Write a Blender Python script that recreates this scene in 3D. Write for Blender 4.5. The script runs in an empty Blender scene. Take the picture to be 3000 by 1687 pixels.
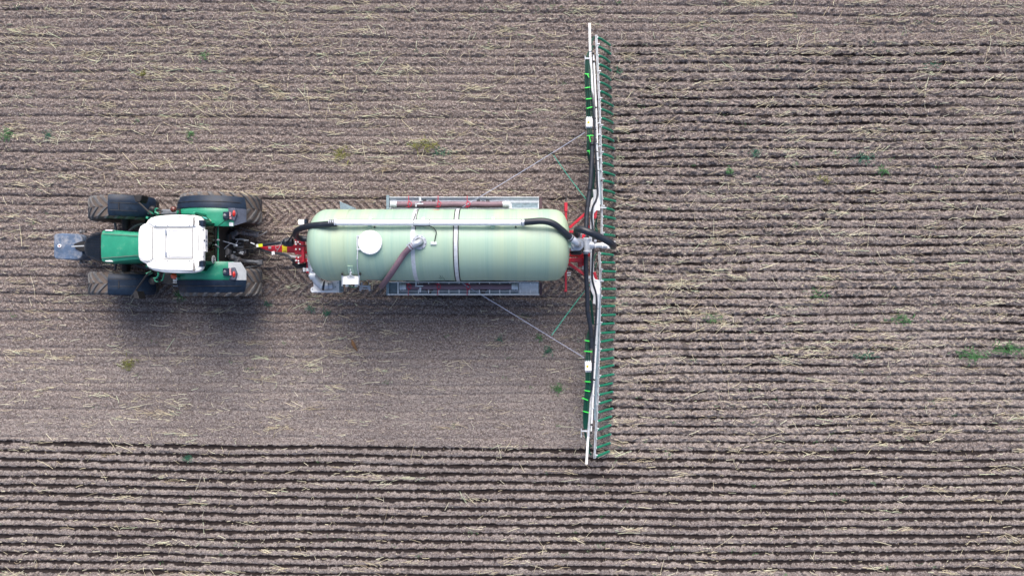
import bpy, bmesh, math, random
import numpy as np
from mathutils import Vector, Matrix
R = math.radians
random.seed(7)
rng = np.random.default_rng(11)
S = bpy.context.scene
C = S.collection

# ------------------------------------------------------------------ camera, world, sun, exposure
CAM_H = 19.0
cd = bpy.data.cameras.new('camera'); cam = bpy.data.objects.new('camera', cd); C.objects.link(cam)
cam.location = (0, 0, CAM_H); cam.rotation_euler = (0, 0, 0)
cd.sensor_width = 36; cd.lens = 24; cd.clip_end = 2000; cd.clip_start = 0.1
S.camera = cam
SUN_EL, SUN_AZ = R(43), R(4)            # azimuth from +Y, clockwise
w = bpy.data.worlds.new('World'); S.world = w; w.use_nodes = True
nt = w.node_tree; bg = nt.nodes['Background']
sky = nt.nodes.new('ShaderNodeTexSky'); sky.sky_type = 'NISHITA'; sky.sun_disc = False
sky.sun_elevation = SUN_EL; sky.sun_rotation = SUN_AZ; sky.air_density = .8; sky.dust_density = 5.0; sky.ozone_density = 1.0
nt.links.new(sky.outputs[0], bg.inputs[0]); bg.inputs[1].default_value = 0.14
sl = bpy.data.lights.new('sun', 'SUN'); sl.energy = 1.6; sl.angle = R(52); sl.color = (1, .965, .94)
so = bpy.data.objects.new('sun', sl); C.objects.link(so)
sd = Vector((math.sin(SUN_AZ)*math.cos(SUN_EL), math.cos(SUN_AZ)*math.cos(SUN_EL), math.sin(SUN_EL)))
so.rotation_euler = sd.to_track_quat('Z', 'Y').to_euler(); so.location = sd*30
S.view_settings.view_transform = 'Standard'; S.view_settings.look = 'None'
S.view_settings.exposure = 0.80; S.view_settings.gamma = 1

# ------------------------------------------------------------------ measuring: photo pixel + real height -> metres
def sc(z): return 2000.0/(CAM_H-z)
def P(px, py, z): s = sc(z); return Vector(((px-1500)/s, (843.5-py)/s, z))

# ------------------------------------------------------------------ materials
MATS = {}
def mat(name, col, rough=.5, metal=0., spec=.5, noise=0., nscale=8., bump=0., bscale=40., dirt=None, dirt_amt=0., coat=0., trans=0., stretch=None):
    m = bpy.data.materials.new(name); m.use_nodes = True; n = m.node_tree; b = n.nodes['Principled BSDF']
    b.inputs['Base Color'].default_value = (*col, 1); b.inputs['Roughness'].default_value = rough
    b.inputs['Metallic'].default_value = metal; b.inputs['Specular IOR Level'].default_value = spec
    b.inputs['Coat Weight'].default_value = coat; b.inputs['Transmission Weight'].default_value = trans
    tc = n.nodes.new('ShaderNodeTexCoord'); vec = tc.outputs['Object']
    if stretch:
        mp = n.nodes.new('ShaderNodeMapping'); mp.inputs['Scale'].default_value = stretch
        n.links.new(vec, mp.inputs[0]); vec = mp.outputs[0]
    last = None
    if noise > 0:
        t = n.nodes.new('ShaderNodeTexNoise'); t.inputs['Scale'].default_value = nscale; t.inputs['Detail'].default_value = 8; t.inputs['Roughness'].default_value = .65
        n.links.new(vec, t.inputs['Vector'])
        r = n.nodes.new('ShaderNodeMapRange'); r.inputs[1].default_value = .3; r.inputs[2].default_value = .7
        r.inputs[3].default_value = 1-noise; r.inputs[4].default_value = 1+noise; n.links.new(t.outputs['Fac'], r.inputs[0])
        mx = n.nodes.new('ShaderNodeVectorMath'); mx.operation = 'SCALE'; mx.inputs[0].default_value = col
        n.links.new(r.outputs[0], mx.inputs['Scale']); last = mx.outputs[0]
        r2 = n.nodes.new('ShaderNodeMapRange'); r2.inputs[3].default_value = max(0, rough-.12); r2.inputs[4].default_value = min(1, rough+.15)
        n.links.new(t.outputs['Fac'], r2.inputs[0]); n.links.new(r2.outputs[0], b.inputs['Roughness'])
    if dirt:
        t = n.nodes.new('ShaderNodeTexNoise'); t.inputs['Scale'].default_value = 5; t.inputs['Detail'].default_value = 10; t.inputs['Roughness'].default_value = .75
        n.links.new(vec, t.inputs['Vector'])
        r = n.nodes.new('ShaderNodeMapRange'); r.inputs[1].default_value = .62-dirt_amt*.4; r.inputs[2].default_value = .8-dirt_amt*.3
        n.links.new(t.outputs['Fac'], r.inputs[0])
        mx = n.nodes.new('ShaderNodeMix'); mx.data_type = 'RGBA'; mx.inputs[6].default_value = (*col, 1); mx.inputs[7].default_value = (*dirt, 1)
        if last: n.links.new(last, mx.inputs[6])
        n.links.new(r.outputs[0], mx.inputs[0]); last = mx.outputs[2]
    if last: n.links.new(last, b.inputs['Base Color'])
    if bump > 0:
        t = n.nodes.new('ShaderNodeTexNoise'); t.inputs['Scale'].default_value = bscale; t.inputs['Detail'].default_value = 6
        n.links.new(vec, t.inputs['Vector'])
        bp = n.nodes.new('ShaderNodeBump'); bp.inputs['Strength'].default_value = bump; bp.inputs['Distance'].default_value = .01
        n.links.new(t.outputs['Fac'], bp.inputs['Height']); n.links.new(bp.outputs[0], b.inputs['Normal'])
    MATS[name] = m; return m
SOILD = (.19, .14, .11)
mat('green_paint', (.016, .245, .145), .38, noise=.14, nscale=5, coat=.2, dirt=(.12, .3, .2), dirt_amt=.12)
mat('dark_plastic', (.008, .019, .040), .45, spec=.3, noise=.35, nscale=9, bump=.15, dirt=(.05, .065, .095), dirt_amt=.06)
mat('blue_weight', (.075, .12, .20), .55, noise=.3, nscale=6, dirt=(.3, .31, .33), dirt_amt=.38, bump=.2)
mat('black_metal', (.014, .016, .02), .5, noise=.4, nscale=10, dirt=(.07, .06, .055), dirt_amt=.3)
mat('grey_metal', (.15, .165, .19), .5, metal=.3, noise=.35, nscale=10, dirt=(.16, .13, .11), dirt_amt=.3)
mat('panel_grey', (.45, .48, .50), .5, noise=.08, nscale=20)
mat('panel_dark', (.075, .09, .13), .5, noise=.25, nscale=14)
mat('roof_white', (.80, .81, .80), .35, noise=.04, nscale=5, dirt=(.55, .52, .46), dirt_amt=.05)
mat('white_paint', (.78, .79, .80), .4, noise=.08, nscale=10, dirt=(.4, .38, .35), dirt_amt=.08)
mat('galv', (.56, .60, .64), .42, metal=.2, noise=.16, nscale=14, dirt=(.3, .3, .3), dirt_amt=.1)
mat('galv_dull', (.20, .27, .31), .5, metal=.4, noise=.3, nscale=14, dirt=(.1, .1, .1), dirt_amt=.15)
mat('steel', (.44, .48, .54), .3, metal=.45, noise=.08, nscale=8)
mat('red_paint', (.42, .008, .026), .38, noise=.18, nscale=9, coat=.2, dirt=(.2, .03, .03), dirt_amt=.2)
mat('red_dark', (.33, .012, .018), .42, noise=.2, nscale=9)
mat('black_hose', (.012, .017, .028), .42, noise=.3, nscale=12, dirt=(.05, .055, .06), dirt_amt=.12)
mat('purple_hose', (.165, .105, .135), .5, noise=.18, nscale=10, stretch=(1, 1, 1))
mat('green_hose', (.004, .17, .10), .38, noise=.15, nscale=12)
mat('tie_green', (.05, .65, .08), .4)
mat('yellow', (.75, .62, .02), .45, noise=.1, nscale=30)
mat('lime_label', (.62, .72, .03), .45)
mat('orange_lens', (.75, .09, .02), .18, coat=.6)
mat('darkred_lens', (.10, .018, .012), .2, coat=.6)
mat('red_lens', (.42, .015, .01), .2, coat=.5)
mat('pink', (.75, .38, .42), .5)
mat('gasket', (.01, .01, .012), .6)
mat('groove', (.14, .13, .12), .7)
mat('print_black', (.02, .02, .025), .5)
mat('print_faded', (.06, .12, .09), .6)
mat('print_blue', (.06, .10, .22), .5)
mat('rubber', (.045, .043, .045), .75, noise=.3, nscale=10, bump=.4, dirt=SOILD, dirt_amt=.36)
mat('rubber_lug', (.095, .097, .103), .7, noise=.25, nscale=12, bump=.3, dirt=SOILD, dirt_amt=.25)
mat('mud_tread', (.125, .10, .085), .85, noise=.25, nscale=14, bump=.6)
mat('rope_silver', (.36, .40, .52), .5, noise=.1)
mat('rope_green', (.05, .42, .30), .5)
mat('red_strap', (.55, .01, .05), .5)
mat('turquoise', (.12, .55, .52), .4)
mat('seat_cloth', (.05, .05, .055), .8, noise=.2)
mat('seat_red', (.20, .012, .02), .8, noise=.2)
mat('flap_brown', (.07, .035, .045), .5, noise=.2)
mat('brass', (.55, .40, .16), .4, metal=.6, noise=.2)
mat('frp_light', (.42, .60, .45), .35, noise=.1, nscale=6)
mat('dry_leaf', (.17, .09, .04), .8, noise=.4, nscale=20)
mat('weed_green', (.05, .17, .05), .6, noise=.4, nscale=6)
mat('weed_blue', (.02, .12, .07), .6, noise=.3, nscale=6)
mat('weed_yellow', (.17, .18, .035), .7, noise=.4, nscale=6)
mat('supply_green', (.002, .05, .032), .4, noise=.3, nscale=12)
# glass: a thin tinted pane, reflective at grazing angles
def glass(name, tint, refl):
    m = bpy.data.materials.new(name); m.use_nodes = True; n = m.node_tree; n.nodes.clear()
    o = n.nodes.new('ShaderNodeOutputMaterial'); t = n.nodes.new('ShaderNodeBsdfTransparent'); t.inputs[0].default_value = (*tint, 1)
    g = n.nodes.new('ShaderNodeBsdfGlossy'); g.inputs['Roughness'].default_value = .05
    f = n.nodes.new('ShaderNodeFresnel'); f.inputs[0].default_value = 1.5
    mm = n.nodes.new('ShaderNodeMath'); mm.operation = 'MULTIPLY'; mm.inputs[1].default_value = refl
    n.links.new(f.outputs[0], mm.inputs[0]); mx = n.nodes.new('ShaderNodeMixShader')
    n.links.new(mm.outputs[0], mx.inputs[0]); n.links.new(t.outputs[0], mx.inputs[1]); n.links.new(g.outputs[0], mx.inputs[2])
    n.links.new(mx.outputs[0], o.inputs[0]); MATS[name] = m
glass('cab_glass', (.10, .42, .33), .8)
# fibreglass tank: filament-wound bands across the barrel, yellow patches
def tank_mat():
    m = bpy.data.materials.new('fibreglass'); m.use_nodes = True; n = m.node_tree; b = n.nodes['Principled BSDF']
    L = n.links.new; N = n.nodes.new
    tc = N('ShaderNodeTexCoord')
    def nz(scale, st, det=4, ro=.5):
        mp = N('ShaderNodeMapping'); mp.inputs['Scale'].default_value = st; L(tc.outputs['Object'], mp.inputs[0])
        t = N('ShaderNodeTexNoise'); t.inputs['Scale'].default_value = scale; t.inputs['Detail'].default_value = det; t.inputs['Roughness'].default_value = ro
        L(mp.outputs[0], t.inputs['Vector']); return t.outputs['Fac']
    def mix(f, a, bcol, lo, hi, amt=1.):
        r = N('ShaderNodeMapRange'); r.inputs[1].default_value = lo; r.inputs[2].default_value = hi; r.inputs[4].default_value = amt; L(f, r.inputs[0])
        x = N('ShaderNodeMix'); x.data_type = 'RGBA'; L(r.outputs[0], x.inputs[0])
        if isinstance(a, tuple): x.inputs[6].default_value = (*a, 1)
        else: L(a, x.inputs[6])
        x.inputs[7].default_value = (*bcol, 1); return x.outputs[2]
    broad = nz(1.0, (1.1, .22, .22), 3)
    c = mix(broad, (.31, .455, .36), (.37, .475, .335), .42, .70)
    bands = nz(1.0, (7, .12, .12), 3)
    c = mix(bands, c, (.245, .40, .335), .5, .62, .5)
    fine = nz(1.0, (60, .8, .8), 2)
    c = mix(fine, c, (.37, .51, .43), .45, .7, .4)
    spots = nz(22, (1, 1, 1), 6, .7)
    c = mix(spots, c, (.20, .32, .22), .62, .8, .35)
    L(c, b.inputs['Base Color']); b.inputs['Roughness'].default_value = .42; b.inputs['Coat Weight'].default_value = .12; b.inputs['Coat Roughness'].default_value = .2
    bp = N('ShaderNodeBump'); bp.inputs['Strength'].default_value = .25; bp.inputs['Distance'].default_value = .006
    L(nz(1.0, (45, 3, 3), 4), bp.inputs['Height']); L(bp.outputs[0], b.inputs['Normal'])
    MATS['fibreglass'] = m
tank_mat()

# ------------------------------------------------------------------ tiny mesh kit
EACH = {'lift_arm', 'spool_valve', 'plate_print', 'plate_hole', 'steering_rod', 'roof_screw', 'lid_bolt', 'frame_bolt', 'plate_bolt', 'flange_slot', 'roof_vent', 'grab_bar', 'handrail', 'air_filter', 'coupling', 'link_end', 'check_chain', 'hydraulic_hose', 'brace_joint', 'brace_arm', 'valve_knob', 'bracket_knob', 'plate_foot', 'ladder_rung', 'ladder_rail', 'pivot_pin', 'hose_band', 'cross_brace', 'pipe_flange', 'pipe_collar', 'hydraulic_line', 'line_fitting', 'hose_tie', 'frame_catch', 'tray_fold', 'roof_seam', 'window_catch', 'plate_clip', 'mirror_bracket', 'marker_lamp_stem', 'arm_stop', 'box_fitting', 'pipe_clamp', 'pipe_collar', 'tee_flange', 'gate_frame', 'rear_frame', 'valve_lever', 'fold_cylinder', 'plate_bracket', 'hitch_frame', 'label_print', 'fender_rib', 'tray_grating', 'centre_frame', 'lower_link', 'front_axle', 'control_hose', 'strap_ratchet', 'sensor_cable', 'access_step'}
class B:
    def __init__(s): s.v = []; s.f = []
    def add(s, vs, fs):
        k = len(s.v); s.v += [Vector(x) for x in vs]; s.f += [tuple(i+k for i in f) for f in fs]; return s
    def hexa(s, a, b):                       # two 4-point rings, bottom and top
        return s.add(a+b, [(3, 2, 1, 0), (4, 5, 6, 7), (0, 1, 5, 4), (1, 2, 6, 5), (2, 3, 7, 6), (3, 0, 4, 7)])
    def box(s, c, d, rz=0):
        c = Vector(c); m = Matrix.Rotation(rz, 3, 'Z'); x, y, z = d[0]/2, d[1]/2, d[2]/2
        q = [(-x, -y), (x, -y), (x, y), (-x, y)]
        return s.hexa([c+m@Vector((i, j, -z)) for i, j in q], [c+m@Vector((i, j, z)) for i, j in q])
    def pb(s, x0, y0, x1, y1, z0, z1):       # photo rectangle measured on its top face
        a = P(x0, y1, z1); b = P(x1, y0, z1)
        return s.box(((a.x+b.x)/2, (a.y+b.y)/2, (z0+z1)/2), (b.x-a.x, b.y-a.y, z1-z0))
    def prism(s, pts, z0, z1, world=False, inset=0):
        t = [Vector((p[0], p[1], z1)) if world else P(p[0], p[1], z1) for p in pts]
        ar = sum(t[i].x*t[(i+1) % len(t)].y-t[(i+1) % len(t)].x*t[i].y for i in range(len(t)))
        if ar < 0: t.reverse()
        n = len(t); bt = [Vector((p.x, p.y, z0)) for p in t]
        if inset:
            c = sum(t, Vector())/n; t = [Vector((c.x+(p.x-c.x)*(1-inset), c.y+(p.y-c.y)*(1-inset), p.z)) for p in t]
        return s.add(bt+t, [tuple(range(n-1, -1, -1)), tuple(range(n, 2*n))]+[(i, (i+1) % n, n+(i+1) % n, n+i) for i in range(n)])
    def bar(s, p0, p1, w, h=None):
        h = h or w; p0 = Vector(p0); p1 = Vector(p1); d = (p1-p0).normalized()
        sd = d.cross(Vector((0, 0, 1)));  sd = Vector((1, 0, 0)) if sd.length < 1e-4 else sd.normalized()
        up = sd.cross(d)
        r = lambda p: [p-sd*w/2-up*h/2, p+sd*w/2-up*h/2, p+sd*w/2+up*h/2, p-sd*w/2+up*h/2]
        return s.hexa(r(p0), r(p1))
    def ring(s, pts, rad, n=10, caps=True):
        pts = [Vector(p) for p in pts]; k = len(s.v); m = len(pts); rr = rad if isinstance(rad, (list, tuple)) else [rad]*m
        t0 = (pts[1]-pts[0]).normalized(); u = t0.orthogonal().normalized()
        for i, p in enumerate(pts):
            t = (pts[min(i+1, m-1)]-pts[max(i-1, 0)]).normalized()
            u = (u-t*u.dot(t)).normalized(); v = t.cross(u)
            for j in range(n):
                a = 2*math.pi*j/n; s.v.append(p+(u*math.cos(a)+v*math.sin(a))*rr[i])
        for i in range(m-1):
            for j in range(n):
                a = k+i*n+j; b = k+i*n+(j+1) % n; s.f.append((a, b, b+n, a+n))
        if caps: s.f.append(tuple(k+j for j in range(n-1, -1, -1))); s.f.append(tuple(k+(m-1)*n+j for j in range(n)))
        return s
    def tube(s, pts, rad, n=10, sub=6):      # smooth curve through the points
        pts = [Vector(p) for p in pts]
        if len(pts) < 3: return s.ring(pts, rad, n)
        q = [2*pts[0]-pts[1]]+pts+[2*pts[-1]-pts[-2]]; o = []
        for i in range(1, len(q)-2):
            a, b, c, d = q[i-1:i+3]
            for k in range(sub):
                t = k/sub; o.append(.5*((2*b)+(c-a)*t+(2*a-5*b+4*c-d)*t*t+(3*b-3*c+d-a)*t**3))
        o.append(pts[-1]); return s.ring(o, rad, n)
    def cyl(s, p0, p1, r, n=14): return s.ring([p0, p1], r, n)
    def lathe(s, o, ax, prof, n=32, a0=0, a1=2*math.pi):   # prof: (radius, distance along ax)
        o = Vector(o); ax = Vector(ax).normalized(); u = ax.orthogonal().normalized()
        if abs(ax.z) < .9: u = Vector((0, 0, 1)); u = (u-ax*u.dot(ax)).normalized()
        v = ax.cross(u); full = abs(a1-a0-2*math.pi) < 1e-6; m = n if full else n+1; k = len(s.v)
        for r, t in prof:
            for j in range(m):
                a = a0+(a1-a0)*j/n; s.v.append(o+ax*t+(u*math.cos(a)+v*math.sin(a))*r)
        for i in range(len(prof)-1):
            for j in range(n):
                a = k+i*m+j; b = k+i*m+(j+1) % m; s.f.append((a, b, b+m, a+m))
        return s
    def ball(s, c, r, n=12, sq=(1, 1, 1)):
        c = Vector(c); k = len(s.v); h = n//2
        for i in range(h+1):
            ph = math.pi*i/h
            for j in range(n):
                a = 2*math.pi*j/n; s.v.append(c+Vector((r*sq[0]*math.sin(ph)*math.cos(a), r*sq[1]*math.sin(ph)*math.sin(a), r*sq[2]*math.cos(ph))))
        for i in range(h):
            for j in range(n):
                a = k+i*n+j; b = k+i*n+(j+1) % n; s.f.append((a, a+n, b+n, b))
        return s
    def pieces(s):
        p = list(range(len(s.v)))
        def find(i):
            while p[i] != i: p[i] = p[p[i]]; i = p[i]
            return i
        for f in s.f:
            r = find(f[0])
            for i in f[1:]: p[find(i)] = r
        g = {}
        for f in s.f: g.setdefault(find(f[0]), []).append(f)
        o = []
        for fs in g.values():
            ids = sorted({i for f in fs for i in f}); mp = {i: k for k, i in enumerate(ids)}; b = B(); b.v = [s.v[i] for i in ids]; b.f = [tuple(mp[i] for i in f) for f in fs]; o.append(b)
        return o
    def out(s, name, m, root, parent=None, bevel=0, smooth=False, label=None, seg=2):
        if name in EACH:
            ps = s.pieces()
            if len(ps) > 1: return [q.out1(name, m, root, parent, bevel, smooth, label, seg) for q in ps][0]
        return s.out1(name, m, root, parent, bevel, smooth, label, seg)
    def out1(s, name, m, root, parent=None, bevel=0, smooth=False, label=None, seg=2):
        me = bpy.data.meshes.new(name); o0 = root.location if root is not None else Vector()
        me.from_pydata([v-o0 for v in s.v], [], s.f); me.materials.append(MATS[m])
        bm = bmesh.new(); bm.from_mesh(me); bmesh.ops.remove_doubles(bm, verts=bm.verts, dist=1e-5); bmesh.ops.recalc_face_normals(bm, faces=bm.faces); bm.to_mesh(me); bm.free()
        if smooth:
            me.shade_smooth()
            me.set_sharp_from_angle(angle=R(40))
        ob = bpy.data.objects.new(name, me); C.objects.link(ob); ob.parent = parent or root
        if bevel:
            b = ob.modifiers.new('bevel', 'BEVEL'); b.width = bevel; b.segments = seg; b.limit_method = 'ANGLE'; b.angle_limit = R(35)
            if seg > 2: me.shade_smooth()
        if label: ob['label'] = label
        return ob
def thing(name, loc, label, cat, group=None):
    o = bpy.data.objects.new(name, None); C.objects.link(o); o.location = loc; o.empty_display_size = .3
    o['label'] = label; o['category'] = cat
    if group: o['group'] = group
    return o
def solo(b, name, m, label, cat, group=None, smooth=False, bevel=0):
    c = sum(b.v, Vector())/len(b.v); zmin = min(v.z for v in b.v); e = type('E', (), {'location': Vector((c.x, c.y, zmin))})()
    ob = b.out(name, m, e, parent=None, smooth=smooth, bevel=bevel) if False else None
    b.v = [v-e.location for v in b.v]; ob = b.out(name, m, None, smooth=smooth, bevel=bevel); ob.location = e.location
    ob['label'] = label; ob['category'] = cat
    if group: ob['group'] = group
    return ob

# ------------------------------------------------------------------ the field
UP_N, LO_N = 23, 24
HOSE_Y = [(843.5-111-26.2*k)/108.8 for k in range(UP_N)]+[(843.5-743-25.8*k)/108.8 for k in range(LO_N)]
_ys = HOSE_Y[:UP_N]+[HOSE_Y[UP_N-1]-.241]+HOSE_Y[UP_N:]                 # one more line under the pump
PH_Y = np.array([_ys[0]+.24*3]+_ys+[_ys[-1]-.24*3]); PH_N = np.array([-3.]+list(range(len(_ys)))+[len(_ys)+2.])
TAB = rng.random((16, 256, 256))
def vn(x, y, seed):                       # value noise 0..1
    t = TAB[seed % 16]; xi = np.floor(x).astype(np.int64); yi = np.floor(y).astype(np.int64); fx = x-xi; fy = y-yi
    fx = fx*fx*(3-2*fx); fy = fy*fy*(3-2*fy); a = xi+seed*37; b = yi+seed*91
    g = lambda i, j: t[(a+i) & 255, (b+j) & 255]
    return (g(0, 0)*(1-fx)+g(1, 0)*fx)*(1-fy)+(g(0, 1)*(1-fx)+g(1, 1)*fx)*fy
def sm(x, a, b): t = np.clip((x-a)/(b-a), 0, 1); return t*t*(3-2*t)
LAMP = rng.random(512)
def ground(X, Y):
    X = np.asarray(X, float); Y = np.asarray(Y, float)
    px = 1500+X*105.26; py = 843.5-Y*105.26
    wob = (vn(X*.4, Y*1.3, 1)-.5)*.10+(vn(X*1.6, Y*2.5, 2)-.5)*.035
    jag = (vn(X*8, Y*14, 3)-.5)*.05+(vn(X*19, Y*9, 4)-.5)*.075
    # fresh pass behind the boom
    nR = np.interp(-(Y+wob*.9), -PH_Y, PH_N); fR = nR-np.round(nR); dR = np.abs(fR)*.24
    fresh = sm(px+jag*600, 1765, 1800)*sm(Y, -4.68, -4.62)*(1-sm(Y, 6.86, 6.92))
    # neighbouring older pass along the lower edge
    drift = np.interp(px, [-600, 0, 700, 1500, 2200, 2600, 3600], [-12, 0, 12, 20, 28, 28, 18])
    nO = (py+wob*60-1297-drift)/24.7; fO = nO-np.round(nO); dO = np.abs(fO)*.235
    old = sm(nO, -.55, -.4)
    fresh = fresh*(1-old)
    # untouched drilled soil
    nU = (Y+wob*.75+.006*X)/.247+100; iU = np.round(nU).astype(int); fU = nU-iU; dU = np.abs(fU)*.247
    amp = .30+.70*LAMP[iU & 511]**1.5
    rough = np.clip(1.15-sm(py, 820, 1120)*.68, .3, 1.2)
    # tyre tracks (tractor in front, tanker over it)
    def track(yc, hw): return (1-sm(np.abs(Y-yc), hw*.8, hw*1.15))
    tr = np.maximum(track(2.06, .37), track(.13, .37))*sm(X, -10.4, -10.2)*(1-sm(X, 2.5, 3.0))
    yy = np.where(Y > 1.1, Y-2.06, Y-.13)
    ch = (X+np.abs(yy)*.95)/.235; chf = np.abs(ch-np.floor(ch)-.5)*2
    chev = (sm(chf, .45, .75)-.45)*.040*(.6+.8*vn(X*2, Y*2, 5))
    flat = 1-.6*tr
    big = (vn(X*.5, Y*.5, 6)-.5)*.03+(vn(X*1.7, Y*3.2, 7)-.5)*.028
    clod = np.clip(vn(X*10, Y*12, 8)-.52, 0, 1)*.075+np.clip(vn(X*17, Y*21, 9)-.48, 0, 1)*.085+(vn(X*23, Y*27, 5)-.5)*.022
    grain = (vn(X*38, Y*44, 10)-.5)*.022
    reg = vn(X*.7, Y*1.2, 11)
    hU = -np.exp(-(dU/.034)**2)*(.004+.042*amp*(.4+.9*vn(X*.8, iU*3.7, 12)))*rough-.004*np.cos(2*math.pi*fU)*rough
    pat = vn(X*.55, Y*.8, 2)*.6+vn(X*1.9, Y*2.4, 12)*.5
    hR = -np.exp(-(dR/.030)**2)*(.022+.026*vn(X*1.1, nR.round()*5.3, 13)*pat)-.009*np.cos(2*math.pi*fR)
    hO = -np.exp(-(dO/.040)**2)*.032-.006*np.cos(2*math.pi*fO)
    lines = (hU*(1-.85*tr))*(1-fresh)*(1-old)+hR*fresh+hO*old
    cl = clod*(.45+.9*reg)*((.72*rough)*(1-fresh)*(1-old)+1.15*fresh+.55*old)*flat
    h = big+lines+cl+grain*(.6+.5*rough)*flat+(chev-.03)*tr*(1-fresh)
    wn = vn(X*1.3, Y*2+nR.round()*0, 14)
    lw = vn(X*.9+nR.round()*7.7, nR.round()*3.3, 6)
    wR = sm(.017+.026*lw*(.6+.8*pat)+jag*.75-dR, -.004, .010)*np.clip(.55+.7*pat*(.5+.8*wn), 0, 1)
    wO = sm(.036+.028*vn(X*.8+nO.round()*5.1, nO.round()*2.7, 7)+jag*.75-dO, -.004, .008)*sm(nO, -.6, -.3)
    shadeU = sm(.030+jag*.8-dU, -.008, .016)*amp*.40*rough*(.4+.9*vn(X*.9, iU*2.9, 9))  # furrow shade of the untouched soil, painted as dark lines
    # scattered slurry splashes between the lines of the fresh pass
    spl = sm(vn(X*3.1, Y*7, 15), .78, .92)*.45
    wet = np.clip(shadeU*(1-fresh)*(1-old)*(1-tr)+np.maximum(wR, spl)*fresh+np.maximum(wO, spl*.6)*old, 0, 1)  # slurry wetness, plus painted furrow shade in the untouched soil
    dry = np.clip(sm(py, 900, 1150)*.85+.15*old+fresh*(.40+.5*sm(py, 450, 1000)), 0, 1)*(1-tr*.5)
    warm = tr*(1-fresh)
    return h-.012, wet, dry, warm
def axis(a, b, d, far, g=1.13):
    c = list(np.arange(a, b+d/2, d)); st = d; x = b
    hi = []
    while x < far: st *= g; x += st; hi.append(x)
    st = d; x = a; lo = []
    while x > -far: st *= g; x -= st; lo.append(x)
    return np.array(lo[::-1]+c+hi)
gx = axis(-14.9, 14.9, .024, 260); gy = axis(-8.5, 8.5, .0195, 260)
GX, GY = np.meshgrid(gx, gy); H, WET_SHADE, DRY, WARM = ground(GX, GY)
fall = 1-sm(np.maximum(np.abs(GX)-20, np.abs(GY)-14), 0, 30); H = H*fall-.0*fall
def soil_mat():
    m = bpy.data.materials.new('soil'); m.use_nodes = True; n = m.node_tree; b = n.nodes['Principled BSDF']; L = n.links.new; N = n.nodes.new
    geo = N('ShaderNodeNewGeometry'); pos = geo.outputs['Position']
    def at(a): x = N('ShaderNodeAttribute'); x.attribute_name = a; return x.outputs['Fac']
    def nz(scale, st=(1, 1, 1), det=8, ro=.6):
        mp = N('ShaderNodeMapping'); mp.inputs['Scale'].default_value = st; L(pos, mp.inputs[0])
        t = N('ShaderNodeTexNoise'); t.inputs['Scale'].default_value = scale; t.inputs['Detail'].default_value = det; t.inputs['Roughness'].default_value = ro
        L(mp.outputs[0], t.inputs['Vector']); return t.outputs['Fac']
    def mix(f, a, c, lo, hi, amt=1.):
        r = N('ShaderNodeMapRange'); r.inputs[1].default_value = lo; r.inputs[2].default_value = hi; r.inputs[4].default_value = amt; L(f, r.inputs[0])
        x = N('ShaderNodeMix'); x.data_type = 'RGBA'; L(r.outputs[0], x.inputs[0])
        if isinstance(a, tuple): x.inputs[6].default_value = (*a, 1)
        else: L(a, x.inputs[6])
        if isinstance(c, tuple): x.inputs[7].default_value = (*c, 1)
        else: L(c, x.inputs[7])
        return x.outputs[2]
    c = mix(at('dry'), (.172, .138, .126), (.288, .252, .232), 0, 1)
    c = mix(at('warm'), c, (.175, .132, .115), 0, 1, .8)
    c = mix(nz(.5, (.6, 1.6, 1), det=5), c, (.135, .108, .103), .42, .62, .55)
    c = mix(nz(9, (1, 1.6, 1)), c, (.115, .090, .083), .47, .58, .75)
    c = mix(nz(19, (1, 1.25, 1), 6, .75), c, (.40, .355, .335), .49, .59, .85)
    c = mix(nz(26, (1, 1.2, 1), 5, .75), c, (.060, .044, .042), .52, .61, .9)
    c = mix(nz(34, det=3), c, (.52, .47, .43), .60, .68, .8)
    wet = at('wet'); wet_shade_c = mix(nz(30), (.014, .009, .009), (.036, .026, .022), .45, .7)  # dark tone for wet slurry and for the painted furrow shade
    c = mix(wet, c, wet_shade_c, .05, .92)
    L(c, b.inputs['Base Color'])
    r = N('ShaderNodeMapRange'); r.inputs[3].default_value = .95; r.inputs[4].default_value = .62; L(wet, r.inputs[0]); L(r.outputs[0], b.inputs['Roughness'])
    b.inputs['Specular IOR Level'].default_value = .25
    bp = N('ShaderNodeBump'); bp.inputs['Strength'].default_value = 1.; bp.inputs['Distance'].default_value = .05
    L(nz(20, det=10, ro=.72), bp.inputs['Height']); L(bp.outputs[0], b.inputs['Normal'])
    MATS['soil'] = m
soil_mat()
def build_ground():
    ny, nx = GX.shape; me = bpy.data.meshes.new('field_soil')
    co = np.stack([GX, GY, H], -1).reshape(-1, 3).astype(np.float32)
    me.vertices.add(nx*ny); me.vertices.foreach_set('co', co.ravel())
    i = np.arange(nx*ny).reshape(ny, nx); q = np.stack([i[:-1, :-1], i[:-1, 1:], i[1:, 1:], i[1:, :-1]], -1).reshape(-1, 4)
    me.loops.add(q.size); me.loops.foreach_set('vertex_index', q.ravel().astype(np.int32))
    me.polygons.add(len(q)); me.polygons.foreach_set('loop_start', (np.arange(len(q))*4).astype(np.int32))
    me.update(calc_edges=True)
    for nme, a in (('wet', WET_SHADE), ('dry', DRY), ('warm', WARM)):  # 'wet' holds slurry and the painted furrow shade
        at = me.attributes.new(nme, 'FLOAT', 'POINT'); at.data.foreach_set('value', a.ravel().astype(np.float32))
    me.materials.append(MATS['soil'])
    o = bpy.data.objects.new('field_soil', me); C.objects.link(o); o['kind'] = 'structure'
build_ground()

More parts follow.
